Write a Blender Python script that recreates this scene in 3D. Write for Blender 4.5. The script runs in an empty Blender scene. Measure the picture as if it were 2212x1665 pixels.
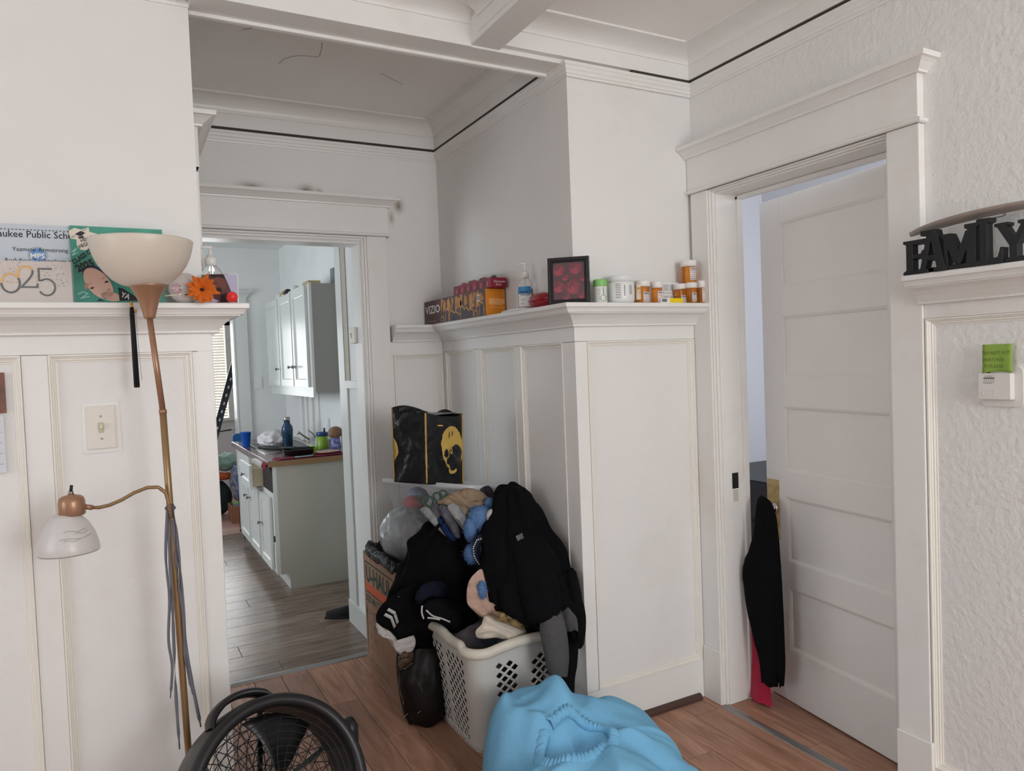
import bpy, bmesh, math, random
import numpy as np
from mathutils import Vector, Matrix, noise
random.seed(7); rng = np.random.default_rng(7)
SC = bpy.context.scene
COL = SC.collection
# ------------------------------------------------------------------ camera, world, lights, exposure
cam_d = bpy.data.cameras.new('camera'); cam = bpy.data.objects.new('camera', cam_d); COL.objects.link(cam)
cam_d.sensor_width = 36.0; cam_d.lens = 25.7685; cam_d.clip_start = 0.02
R_ = Vector((0.87904449, -0.47516375, -0.03873241)); U_ = Vector((0.0496499, 0.01044261, 0.99871209)); B_ = Vector((-0.47414731, -0.87983542, 0.03277135))
cam.matrix_world = Matrix(((R_.x, U_.x, B_.x, 0), (R_.y, U_.y, B_.y, 0), (R_.z, U_.z, B_.z, 1.35), (0, 0, 0, 1)))
SC.camera = cam
SC.view_settings.view_transform = 'Standard'; SC.view_settings.look = 'None'
SC.view_settings.gamma = 1.0; SC.view_settings.use_curve_mapping = False
SC.view_settings.exposure = 0.04
SC.cycles.use_denoising = True
SC.cycles.max_bounces = 10; SC.cycles.diffuse_bounces = 6; SC.cycles.glossy_bounces = 4; SC.cycles.transmission_bounces = 8; SC.cycles.transparent_max_bounces = 12
SC.cycles.sample_clamp_indirect = 6.0
world = bpy.data.worlds.new('daylight_sky'); SC.world = world; world.use_nodes = True
bg = world.node_tree.nodes['Background']; bg.inputs[0].default_value = (0.80, 0.90, 1.0, 1); bg.inputs[1].default_value = 2.0

def area(name, loc, target, sx, sy, power, color):
    d = bpy.data.lights.new(name, 'AREA'); d.shape = 'RECTANGLE'; d.size = sx; d.size_y = sy; d.energy = power; d.color = color
    o = bpy.data.objects.new(name, d); COL.objects.link(o); o.location = loc
    o.rotation_euler = (Vector(target) - Vector(loc)).to_track_quat('-Z', 'Y').to_euler()
    return o
# daylight entering by the windows (area lamps near the openings); the bedroom lamp is an added fill
area('window_daylight_rear_a', (-1.15, -2.52, 1.60), (-1.15, 0, 1.60), 1.2, 1.3, 1.5, (0.985, 0.99, 1.0))
area('window_daylight_rear_b', (1.20, -2.28, 1.60), (2.37, 0, 1.60), 1.2, 1.3, 56.0, (0.985, 0.99, 1.0))  # turned rightwards, off its opening, to favour the middle block over the left wall
area('window_daylight_left', (-2.42, 0.9, 1.50), (0, 0.9, 1.50), 1.2, 1.3, 12.0, (0.97, 0.98, 1.0))
area('window_daylight_kitchen', (-1.36, 5.0, 1.45), (0, 5.0, 1.45), 1.5, 1.2, 25.0, (0.86, 0.93, 1.0))
area('window_daylight_far', (0.62, 8.35, 1.35), (0.62, 6.0, 1.20), 0.9, 1.0, 12.0, (0.88, 0.94, 1.0))
area('window_daylight_bedroom', (3.4, 0.75, 1.60), (2.9, 3.0, 1.3), 0.8, 1.0, 27.0, (0.88, 0.92, 1.0))  # added fill lamp that brightens the bedroom, which has no window

# ------------------------------------------------------------------ helpers
class MB:
    def __init__(s): s.v = []; s.f = []; s.m = []; s.s = []
    def add(s, vs, fs, m=0, sm=False):
        o = len(s.v); s.v += [tuple(map(float, p)) for p in vs]
        for f in fs: s.f.append(tuple(i + o for i in f)); s.m.append(m); s.s.append(sm)
        return s
    def box(s, a, b, m=0, mat=None):
        x0, y0, z0 = [min(p, q) for p, q in zip(a, b)]; x1, y1, z1 = [max(p, q) for p, q in zip(a, b)]
        v = [(x0,y0,z0),(x1,y0,z0),(x1,y1,z0),(x0,y1,z0),(x0,y0,z1),(x1,y0,z1),(x1,y1,z1),(x0,y1,z1)]
        if mat: v = [tuple(mat @ Vector(p)) for p in v]
        return s.add(v, [(0,3,2,1),(4,5,6,7),(0,1,5,4),(1,2,6,5),(2,3,7,6),(3,0,4,7)], m)
    def tube(s, pts, r, n=10, m=0, caps=True, flat=None):
        pts = [Vector(p) for p in pts]; rs = r if isinstance(r, (list, tuple)) else [r]*len(pts)
        vs = []; prev = None
        for i, p in enumerate(pts):
            t = (pts[min(i+1, len(pts)-1)] - pts[max(i-1, 0)])
            if t.length < 1e-9: t = Vector((0,0,1))
            t.normalize()
            if prev is None:
                a = Vector((0,0,1)) if abs(t.z) < .9 else Vector((1,0,0)); u = t.cross(a).normalized()
            else: u = (prev - t*prev.dot(t)).normalized()
            prev = u; w = t.cross(u)
            for k in range(n):
                an = 2*math.pi*k/n
                vs.append(p + u*math.cos(an)*rs[i] + w*math.sin(an)*rs[i]*(flat if flat else 1))
        fs = []
        for i in range(len(pts)-1):
            for k in range(n):
                a = i*n+k; b = i*n+(k+1) % n; fs.append((a, b, b+n, a+n))
        if caps: fs.append(tuple(range(n-1, -1, -1))); fs.append(tuple(range((len(pts)-1)*n, len(pts)*n)))
        return s.add(vs, fs, m, True)
    def lathe(s, prof, c=(0,0,0), n=24, m=0, axis='z', mat=None, closed=False):
        vs = []; fs = []
        for r, h in prof:
            for k in range(n):
                a = 2*math.pi*k/n; p = Vector((r*math.cos(a), r*math.sin(a), h))
                if mat: p = mat @ p
                vs.append((p.x+c[0], p.y+c[1], p.z+c[2]))
        L = len(prof)
        for i in range(L-1 + (1 if closed else 0)):
            for k in range(n):
                a = i*n+k; b = i*n+(k+1) % n; j = ((i+1) % L)*n
                fs.append((a, b, j+(k+1) % n, j+k))
        if not closed:
            if prof[0][0] > 1e-6: fs.append(tuple(range(n-1, -1, -1)))
            if prof[-1][0] > 1e-6: fs.append(tuple(range((L-1)*n, L*n)))
        return s.add(vs, fs, m, True)
    def poly(s, pts, O, U, V, N, t0, t1, m=0):
        """extruded polygon: pts (a,b) in plane O,U,V from height t0 to t1 along N"""
        O, U, V, N = map(Vector, (O, U, V, N)); n = len(pts)
        vs = [O+U*a+V*b+N*t0 for a, b in pts] + [O+U*a+V*b+N*t1 for a, b in pts]
        fs = [tuple(range(n-1, -1, -1)), tuple(range(n, 2*n))] + [(i, (i+1) % n, (i+1) % n+n, i+n) for i in range(n)]
        return s.add(vs, fs, m)
    def sweep(s, path, prof, O=(0,0,0), U=(1,0,0), V=(0,1,0), N=(0,0,1), closed=False, m=0, sm=False):
        """mitred sweep; profile (offset to the RIGHT of the path, height along N)"""
        O, U, V, N = map(Vector, (O, U, V, N)); P = [Vector((a, b)) for a, b in path]; n = len(P); L = len(prof); vs = []
        for i in range(n):
            ds = []
            if closed or i > 0: ds.append((P[i]-P[i-1]).normalized())
            if closed or i < n-1: ds.append((P[(i+1) % n]-P[i]).normalized())
            ns = [Vector((d.y, -d.x)) for d in ds]
            if len(ns) == 2:
                b = ns[0]+ns[1]; b = b/max(1e-6, b.dot(ns[0]))
            else: b = ns[0]
            for off, h in prof:
                q = P[i]+b*off; vs.append(O+U*q.x+V*q.y+N*h)
        fs = []
        for i in range(n if closed else n-1):
            j = (i+1) % n
            for k in range(L-1): fs.append((i*L+k, i*L+k+1, j*L+k+1, j*L+k))
        if not closed: fs.append(tuple(range(L))); fs.append(tuple((n-1)*L+k for k in range(L-1, -1, -1)))
        return s.add(vs, fs, m, sm)
    def grid(s, G, m=0, closed_u=False, sm=True):
        """G[i][j] points"""
        nu = len(G); nv = len(G[0]); vs = [p for r in G for p in r]; fs = []
        for i in range(nu-1):
            for j in range(nv-1 + (1 if closed_u else 0)):
                a = i*nv+j; b = i*nv+(j+1) % nv; fs.append((a, b, b+nv, a+nv))
        return s.add(vs, fs, m, sm)
    def text(s, body, O, U, V, N, size, m=0, t=0.0004, lift=0.0003, align='LEFT', sx=1.0, shear=0.0, bold=0.0, font=None):
        c = bpy.data.curves.new('t', 'FONT'); c.body = body; c.size = size; c.align_x = align; c.shear = shear; c.offset = bold*size; c.resolution_u = 2
        o = bpy.data.objects.new('t', c); me = bpy.data.meshes.new_from_object(o)
        O, U, V, N = map(Vector, (O, U, V, N))
        vs = [O+U*(q.co.x*sx)+V*q.co.y+N*lift for q in me.vertices]; fs = [tuple(p.vertices) for p in me.polygons]
        bpy.data.objects.remove(o); bpy.data.curves.remove(c); bpy.data.meshes.remove(me)
        return s.add(vs, fs, m)

def obj(name, mb, mats, parent=None, loc=None, bevel=None, subsurf=0, solid=None, merge=False, auto=None):
    me = bpy.data.meshes.new(name); me.from_pydata(mb.v, [], mb.f)
    if not isinstance(mats, (list, tuple)): mats = [mats]
    for q in mats: me.materials.append(q)
    me.polygons.foreach_set('material_index', mb.m); me.polygons.foreach_set('use_smooth', mb.s)
    me.update()
    bm = bmesh.new(); bm.from_mesh(me)
    if merge: bmesh.ops.remove_doubles(bm, verts=bm.verts, dist=1e-5)
    bmesh.ops.recalc_face_normals(bm, faces=bm.faces); bm.to_mesh(me); bm.free()
    o = bpy.data.objects.new(name, me); COL.objects.link(o)
    if loc is not None: o.location = loc
    if parent is not None: o.parent = parent
    if solid: q = o.modifiers.new('solid', 'SOLIDIFY'); q.thickness = solid; q.offset = 0
    if bevel: q = o.modifiers.new('bevel', 'BEVEL'); q.width = bevel; q.segments = 2; q.limit_method = 'ANGLE'; q.angle_limit = 0.7
    if subsurf: q = o.modifiers.new('sub', 'SUBSURF'); q.levels = subsurf; q.render_levels = subsurf
    return o
def thing(name, label, cat, loc=(0,0,0), group=None, rot=(0,0,0)):
    o = bpy.data.objects.new(name, None); COL.objects.link(o); o.location = loc; o.rotation_euler = rot; o.empty_display_size = .05
    o['label'] = label; o['category'] = cat
    if group: o['group'] = group
    return o
def tag(o, label, cat, group=None):
    o['label'] = label; o['category'] = cat
    if group: o['group'] = group
    return o
def struct(o): o['kind'] = 'structure'; return o
def dup(root, loc=None, rot=None, label=None):
    r = root.copy(); COL.objects.link(r)
    if loc is not None: r.location = loc
    if rot is not None: r.rotation_euler = rot
    if label: r['label'] = label
    for ch in root.children:
        c = ch.copy(); COL.objects.link(c); c.parent = r
        for g in ch.children: d = g.copy(); COL.objects.link(d); d.parent = c
    return r
def empty(name, parent=None, loc=(0,0,0)):
    o = bpy.data.objects.new(name, None); COL.objects.link(o); o.location = loc
    if parent is not None: o.parent = parent
    return o

# ------------------------------------------------------------------ materials
def mat(name, color, rough=0.6, metal=0.0, bump=0.0, bscale=40.0, var=0.0, vscale=3.0, spec=0.5, trans=0.0, alpha=1.0, sheen=0.0, coat=0.0, emit=0.0, ior=1.45, col2=None, detail=4.0, stretch=None, subs=0.0, backcol=None):
    m = bpy.data.materials.new(name); m.use_nodes = True; nt = m.node_tree; b = nt.nodes['Principled BSDF']
    c = tuple(color)+(1,) if len(color) == 3 else color
    b.inputs['Base Color'].default_value = c; b.inputs['Roughness'].default_value = rough; b.inputs['Metallic'].default_value = metal
    b.inputs['Specular IOR Level'].default_value = spec; b.inputs['Transmission Weight'].default_value = trans; b.inputs['Alpha'].default_value = alpha
    b.inputs['Sheen Weight'].default_value = sheen; b.inputs['Coat Weight'].default_value = coat; b.inputs['IOR'].default_value = ior
    if subs: b.inputs['Subsurface Weight'].default_value = subs; b.inputs['Subsurface Radius'].default_value = (.02,.02,.02)
    if emit: b.inputs['Emission Color'].default_value = c; b.inputs['Emission Strength'].default_value = emit
    tc = nt.nodes.new('ShaderNodeTexCoord'); vec = tc.outputs['Object']
    if stretch:
        mp = nt.nodes.new('ShaderNodeMapping'); mp.inputs['Scale'].default_value = stretch; nt.links.new(vec, mp.inputs['Vector']); vec = mp.outputs['Vector']
    if var or col2:
        n = nt.nodes.new('ShaderNodeTexNoise'); n.inputs['Scale'].default_value = vscale; n.inputs['Detail'].default_value = detail; nt.links.new(vec, n.inputs['Vector'])
        r = nt.nodes.new('ShaderNodeValToRGB'); r.color_ramp.elements[0].position = .38; r.color_ramp.elements[1].position = .68
        d = col2 if col2 else tuple(k*(1-var) for k in c[:3])
        r.color_ramp.elements[0].color = c; r.color_ramp.elements[1].color = tuple(d)+(1,)
        nt.links.new(n.outputs['Fac'], r.inputs['Fac']); nt.links.new(r.outputs['Color'], b.inputs['Base Color'])
        m['ramp'] = 1
    if bump:
        n2 = nt.nodes.new('ShaderNodeTexNoise'); n2.inputs['Scale'].default_value = bscale; n2.inputs['Detail'].default_value = 5; nt.links.new(vec, n2.inputs['Vector'])
        bp = nt.nodes.new('ShaderNodeBump'); bp.inputs['Strength'].default_value = 1.0; bp.inputs['Distance'].default_value = bump; nt.links.new(n2.outputs['Fac'], bp.inputs['Height']); nt.links.new(bp.outputs['Normal'], b.inputs['Normal'])
    return m
def srgb(r, g, b):
    return tuple(((k/255/12.92) if k/255 <= .04045 else ((k/255+.055)/1.055)**2.4) for k in (r, g, b))
def noise_dirt(m, dirt, amt):
    """grime that has its own fine noisy shape (streaks, smudges)"""
    nt = m.node_tree; b = nt.nodes['Principled BSDF']
    src = b.inputs['Base Color'].links[0].from_socket if b.inputs['Base Color'].links else None
    tc = nt.nodes.new('ShaderNodeTexCoord'); n = nt.nodes.new('ShaderNodeTexNoise'); n.inputs['Scale'].default_value = 1.7; n.inputs['Detail'].default_value = 9; n.inputs['Roughness'].default_value = .7
    nt.links.new(tc.outputs['Object'], n.inputs['Vector'])
    r = nt.nodes.new('ShaderNodeValToRGB'); r.color_ramp.elements[0].position = .56; r.color_ramp.elements[1].position = .80; r.color_ramp.elements[0].color = (0,0,0,1); r.color_ramp.elements[1].color = (amt,)*3+(1,)
    mx = nt.nodes.new('ShaderNodeMix'); mx.data_type = 'RGBA'; nt.links.new(n.outputs['Fac'], r.inputs['Fac']); nt.links.new(r.outputs['Color'], mx.inputs['Factor'])
    if src: nt.links.new(src, mx.inputs['A'])
    else: mx.inputs['A'].default_value = b.inputs['Base Color'].default_value
    mx.inputs['B'].default_value = tuple(dirt)+(1,); nt.links.new(mx.outputs['Result'], b.inputs['Base Color'])
    return m
PAINT = noise_dirt(mat('wall_paint', (.80,.79,.77), .55, bump=.0006, bscale=60, var=.03, vscale=2.2), (.62,.56,.46), .35)
PLAS = noise_dirt(mat('plaster_paint', (.80,.79,.77), .5, bump=.0022, bscale=26, var=.03, vscale=3), (.62,.56,.46), .25)
PEEL = mat('textured_wall_paint', (.80,.79,.77), .5, bump=.0036, bscale=55, var=.02, vscale=2)
TRIM = noise_dirt(mat('trim_gloss_paint', (.82,.81,.785), .32, bump=.0005, bscale=30, var=.03, vscale=4, stretch=(1,1,1)), (.66,.55,.40), .45)
YTRIM = mat('aged_cream_paint', (.82,.79,.72), .3, bump=.0004, bscale=60, var=.03, vscale=6)
CEIL = mat('ceiling_paint', (.90,.885,.86), .6, bump=.0015, bscale=9, var=.03, vscale=2)
GAP = mat('dark_gap', (.05,.045,.04), .9)
KWALL = noise_dirt(mat('kitchen_paint', (.78,.785,.77), .5, bump=.0012, bscale=30, var=.04, vscale=3), (.52,.55,.50), .35)
BWALL = mat('bedroom_paint', (.74,.75,.78), .6)
BROWN = mat('brown_shoe_moulding', srgb(78,55,48), .45)

def at(px, py, ax, val):
    """point of a plane (x, y or z = val) met by the line of sight through a pixel of the 2212x1665 photograph"""
    d = -B_ + R_*((px-1106)/1583.33) - U_*((py-832.5)/1583.33); c = Vector((0,0,1.35)); i = 'xyz'.index(ax)
    return c + d*((val-c[i])/d[i])

def smooth_rings(R, sub):
    R = np.array(R, float); n = len(R); out = []
    for i in range(n-1):
        p0, p1, p2, p3 = R[max(i-1,0)], R[i], R[i+1], R[min(i+2,n-1)]
        for k in range(sub):
            t = k/sub; out.append(.5*((2*p1)+(-p0+p2)*t+(2*p0-5*p1+4*p2-p3)*t*t+(-p0+3*p1-3*p2+p3)*t**3))
    out.append(R[-1]); return out
def wood_floor(name, c1, c2, c3, stretch, rough):
    m = bpy.data.materials.new(name); m.use_nodes = True; nt = m.node_tree; b = nt.nodes['Principled BSDF']; b.inputs['Roughness'].default_value = rough
    tc = nt.nodes.new('ShaderNodeTexCoord'); oi = nt.nodes.new('ShaderNodeObjectInfo')
    ad = nt.nodes.new('ShaderNodeVectorMath'); ad.operation = 'MULTIPLY_ADD'; nt.links.new(oi.outputs['Random'], ad.inputs[0]); ad.inputs[1].default_value = (7, 13, 5); nt.links.new(tc.outputs['Object'], ad.inputs[2])
    mp = nt.nodes.new('ShaderNodeMapping'); mp.inputs['Scale'].default_value = stretch; nt.links.new(ad.outputs[0], mp.inputs['Vector'])
    n = nt.nodes.new('ShaderNodeTexNoise'); n.inputs['Scale'].default_value = 3.0; n.inputs['Detail'].default_value = 6; n.inputs['Roughness'].default_value = .62; n.inputs['Distortion'].default_value = .8; nt.links.new(mp.outputs[0], n.inputs['Vector'])
    r = nt.nodes.new('ShaderNodeValToRGB'); e = r.color_ramp.elements; e[0].position = .30; e[0].color = tuple(c1)+(1,); e[1].position = .72; e[1].color = tuple(c3)+(1,); q = e.new(.5); q.color = tuple(c2)+(1,)
    nt.links.new(n.outputs['Fac'], r.inputs['Fac'])
    mr = nt.nodes.new('ShaderNodeMapRange'); mr.inputs['To Min'].default_value = .80; mr.inputs['To Max'].default_value = 1.12; nt.links.new(oi.outputs['Random'], mr.inputs['Value'])
    mu = nt.nodes.new('ShaderNodeVectorMath'); mu.operation = 'SCALE'; nt.links.new(r.outputs['Color'], mu.inputs[0]); nt.links.new(mr.outputs[0], mu.inputs['Scale']); nt.links.new(mu.outputs[0], b.inputs['Base Color'])
    bp = nt.nodes.new('ShaderNodeBump'); bp.inputs['Distance'].default_value = .0004; nt.links.new(n.outputs['Fac'], bp.inputs['Height']); nt.links.new(bp.outputs[0], b.inputs['Normal'])
    return m
OAK = wood_floor('oak_laminate', (.25,.122,.074), (.40,.208,.135), (.51,.29,.20), (9, 1.0, 9), .48)
GREYWOOD = wood_floor('grey_brown_vinyl_plank', (.10,.068,.050), (.20,.142,.108), (.31,.24,.195), (1.0, 9, 9), .25)

# ------------------------------------------------------------------ floor with planks
fl = struct(obj('floor', MB().box((-2.6,-2.7,-.1), (3.7,8.7,-.012)), mat('subfloor', (.03,.02,.015), .9)))
def plank(x0, x1, y0, y1, m, parent, name='plank', me_cache={}):
    k = (round(x1-x0,4), round(y1-y0,4), m.name)
    if k not in me_cache:
        a = .0008; hx = (x1-x0)/2-a; hy = (y1-y0)/2-a; c = .0012
        b_ = MB(); v = [(-hx,-hy,-.011),(hx,-hy,-.011),(hx,hy,-.011),(-hx,hy,-.011),(-hx,-hy,-c),(hx,-hy,-c),(hx,hy,-c),(-hx,hy,-c),(-hx+c,-hy+c,0),(hx-c,-hy+c,0),(hx-c,hy-c,0),(-hx+c,hy-c,0)]
        b_.add(v, [(0,3,2,1)]+[(i,(i+1)%4,(i+1)%4+4,i+4) for i in range(4)]+[(i+4,(i+1)%4+4,(i+1)%4+8,i+8) for i in range(4)]+[(8,9,10,11)])
        o = obj(name, b_, m); me_cache[k] = o.data
    else:
        o = bpy.data.objects.new(name, me_cache[k]); COL.objects.link(o)
    o.location = ((x0+x1)/2, (y0+y1)/2, 0); o.parent = parent
    return o
W_ = .115
i = 0; x = 0.0-0.115*3
while x < 2.09:
    y = 0.55 - (i*0.37) % 0.95
    while y < 3.35:
        ye = min(y+.95, 3.352)
        if ye-y > .02 and not (x > 1.99 and (ye < 1.2 or y > 2.12)) and not (x > 1.43 and y > 2.2 and x < 1.95) and not (x < .12 and y > 2.2):
            plank(x, min(x+W_, 2.1), y, ye, OAK, fl)
        y += .95
    x += W_; i += 1
# bedroom planks and the rest of the main room as large planks
for k in range(10): plank(2.1+k*.115, 2.1+(k+1)*.115, 1.2, 3.2, OAK, fl)
far = MB(); far.box((-2.6,-2.7,-.011), (-.345,2.3,0)); far.box((-.345,-2.7,-.011), (2.1,-.4,0))
struct(obj('floor', far, OAK))
i = 0; y = 3.352
while y < 6.5:
    x = -1.4 + (i*0.43) % 1.0 - 1.0
    while x < 1.28:
        a, b = max(x, -1.0), min(x+1.0, 1.29)
        if b-a > .05: plank(a, b, y, min(y+.15, 6.5), GREYWOOD, fl)
        x += 1.0
    y += .15; i += 1
TILE = mat('pink_beige_tile', srgb(176,142,128), .4, bump=.0005, bscale=30, col2=srgb(150,112,100), vscale=6)
for a in range(-2, 4):
    for b in range(7):
        o = plank(a*.3, a*.3+.3, 6.5+b*.3, 6.8+b*.3, TILE, fl, name='tile')
# ------------------------------------------------------------------ ceilings
c1 = MB().box((-2.6,-2.7,2.50), (2.2,2.31,2.6)); struct(obj('ceiling', c1, CEIL))
c2 = MB().box((.1,2.31,2.53), (1.5,3.5,2.63)); struct(obj('ceiling', c2, CEIL))
c3 = MB().box((-1.5,3.5,2.385), (1.4,6.6,2.5)); struct(obj('ceiling', c3, KWALL))
c4 = MB().box((-1.5,6.6,2.3), (1.9,8.7,2.4)); c4.box((2.14,.3,2.42), (3.8,3.7,2.52)); struct(obj('ceiling', c4, CEIL))

# ------------------------------------------------------------------ walls
H = 2.6
wA = MB().box((-2.6,2.26,0), (.229,2.40,H)); wl = struct(obj('wall_left', wA, PAINT))
wall_alc = MB().box((.10,2.40,0), (.229,2.52,H)); wall_alc.box((.10,3.25,0), (.229,3.5,H)); wall_alc.box((.10,2.5,2.0), (.229,3.3,H)); struct(obj('wall_alcove_left', wall_alc, PAINT))
wb = MB(); wb.box((.10,3.382,0), (.32,3.499,H)); wb.box((.32,3.382,1.94), (1.04,3.499,H)); wb.box((1.04,3.382,0), (1.60,3.499,H)); wback = struct(obj('wall_back', wb, PAINT))
wf = MB(); wf.box((1.444,2.188,0), (1.60,3.382,H)); wf.box((1.60,2.188,0), (2.01,2.35,H)); wmid = struct(obj('wall_middle', wf, PAINT))
wr = MB(); wr.box((2.01,2.075,0), (2.139,3.4,H)); wr.box((2.01,1.36,1.955), (2.139,2.075,H)); wr.box((2.01,-2.6,0), (2.139,1.36,H)); wright = struct(obj('wall_right', wr, PEEL))
# rear and far-left walls with real window openings
wq = MB()
for a, b in ((-2.6,-1.75), (-.55,.65), (1.85,2.14)): wq.box((a,-2.7,0), (b,-2.55,H))
for a, b in ((-1.75,-.55), (.65,1.85)): wq.box((a,-2.7,0), (b,-2.55,.95)); wq.box((a,-2.7,2.25), (b,-2.55,H))
struct(obj('wall_rear', wq, PAINT))
wq = MB(); wq.box((-2.6,-2.55,0), (-2.48,.3,H)); wq.box((-2.6,1.5,0), (-2.48,2.26,H)); wq.box((-2.6,.3,0), (-2.48,1.5,.85)); wq.box((-2.6,.3,2.15), (-2.48,1.5,H))
struct(obj('wall_far_left', wq, PAINT))
GLASS = mat('window_glass', (1,1,1), .02, trans=1.0, ior=1.0, alpha=.15)
def window(n, O, U, N, w, h):
    O, U, N = map(Vector, (O, U, N)); Z = Vector((0,0,1)); b = MB()
    prof = [(0,0),(0,.02),(.05,.02),(.05,0)]
    b.sweep([(0,0),(0,h),(w,h),(w,0)], prof, O, U, Z, N, closed=True)
    b.poly([(0,h/2-.02),(w,h/2-.02),(w,h/2+.02),(0,h/2+.02)], O, U, Z, N, 0, .02)
    o = struct(obj('window_%d' % n, b, TRIM))
    obj('pane', MB().poly([(.04,.04),(w-.04,.04),(w-.04,h-.04),(.04,h-.04)], O, U, Z, N, .004, .008), GLASS, o)
window(1, (-1.75,-2.60,.95), (1,0,0), (0,1,0), 1.2, 1.3); window(2, (.65,-2.60,.95), (1,0,0), (0,1,0), 1.2, 1.3); window(3, (-2.55,1.5,.85), (0,-1,0), (1,0,0), 1.2, 1.3)
# kitchen, far room, bedroom shells
wk = MB(); wk.box((1.28,3.84,0), (1.44,6.5,H)); struct(obj('wall_kitchen_right', wk, KWALL)); wk = MB(); wk.box((1.045,3.5,0), (1.44,3.84,H)); struct(obj('wall_kitchen_chase', wk, KWALL))
wk = MB(); wk.box((.885,6.5,0), (1.7,6.62,H)); wk.box((-1.5,6.5,0), (.1,6.62,H)); wk.box((.1,6.5,1.95), (.885,6.62,H)); struct(obj('wall_kitchen_far', wk, KWALL))
wk = MB(); wk.box((-1.6,3.4,0), (-1.45,4.25,H)); wk.box((-1.6,5.75,0), (-1.45,8.7,H)); wk.box((-1.6,4.25,0), (-1.45,5.75,.85)); wk.box((-1.6,4.25,2.05), (-1.45,5.75,H)); wk.box((-1.5,3.40,0), (.12,3.5,H)); struct(obj('wall_kitchen_left', wk, KWALL))
window(4, (-1.53,5.75,.85), (0,-1,0), (1,0,0), 1.5, 1.2)
FRW = mat('far_room_paint', (.70,.68,.70), .6)
wk = MB(); wk.box((-1.5,8.5,0), (.20,8.62,H)); wk.box((1.06,8.5,0), (1.75,8.62,H)); wk.box((.20,8.5,0), (1.06,8.62,.86)); wk.box((.20,8.5,1.86), (1.06,8.62,H)); wk.box((1.62,6.6,0), (1.75,8.5,H)); struct(obj('wall_far', wk, FRW))
wk = MB(); wk.box((2.14,3.3,0), (3.7,3.42,H)); wk.box((3.6,.3,0), (3.7,3.4,H)); wk.box((2.14,.3,0), (3.7,.42,H)); struct(obj('wall_bedroom', wk, BWALL))

# stains and hairline cracks that belong to the old plaster
def stain(m, spots, col):
    nt = m.node_tree; b = nt.nodes['Principled BSDF']; tc = nt.nodes.new('ShaderNodeTexCoord')
    n = nt.nodes.new('ShaderNodeTexNoise'); n.inputs['Scale'].default_value = 14; n.inputs['Detail'].default_value = 8; nt.links.new(tc.outputs['Object'], n.inputs['Vector'])
    for (c, rx, rz, k) in spots:
        mp = nt.nodes.new('ShaderNodeMapping'); mp.vector_type = 'TEXTURE'; mp.inputs['Location'].default_value = c; mp.inputs['Scale'].default_value = (rx, .3, rz); nt.links.new(tc.outputs['Object'], mp.inputs['Vector'])
        g = nt.nodes.new('ShaderNodeTexGradient'); g.gradient_type = 'QUADRATIC_SPHERE'; nt.links.new(mp.outputs[0], g.inputs['Vector'])
        mu = nt.nodes.new('ShaderNodeMath'); mu.operation = 'MULTIPLY'; nt.links.new(g.outputs['Fac'], mu.inputs[0]); nt.links.new(n.outputs['Fac'], mu.inputs[1])
        m2 = nt.nodes.new('ShaderNodeMath'); m2.operation = 'MULTIPLY'; m2.use_clamp = True; nt.links.new(mu.outputs[0], m2.inputs[0]); m2.inputs[1].default_value = k*2
        mx = nt.nodes.new('ShaderNodeMix'); mx.data_type = 'RGBA'; nt.links.new(m2.outputs[0], mx.inputs['Factor']); nt.links.new(b.inputs['Base Color'].links[0].from_socket, mx.inputs['A']); mx.inputs['B'].default_value = tuple(col)+(1,); nt.links.new(mx.outputs['Result'], b.inputs['Base Color'])
BPAINT = PAINT.copy(); BPAINT.name = 'stained_wall_paint'; wback.data.materials[0] = BPAINT
stain(BPAINT, [((.80,3.38,2.16),.07,.05,1.2), ((.86,3.38,2.15),.03,.04,1.2), ((.56,3.38,2.16),.10,.04,.9), ((1.24,3.38,2.12),.045,.06,1.1), ((1.20,3.38,2.06),.03,.06,.8)], (.30,.26,.19))
CRK = mat('crack_line', srgb(120,112,102), .9)
for pts in ([(602,138),(612,128),(630,122),(650,120),(687,123)], [(524,64),(540,62),(557,55)], [(822,158),(845,170),(870,182)], [(690,122),(694,108),(696,92)]):
    P_ = []
    for a, c in pts:
        d = -B_ + R_*((a-1106)/1583.33) - U_*((c-832.5)/1583.33); P_.append(Vector((0,0,1.35))+d*((2.5297-1.35)/d.z))
    struct(obj('crack', MB().tube(P_, .0009, 5), CRK))
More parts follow.
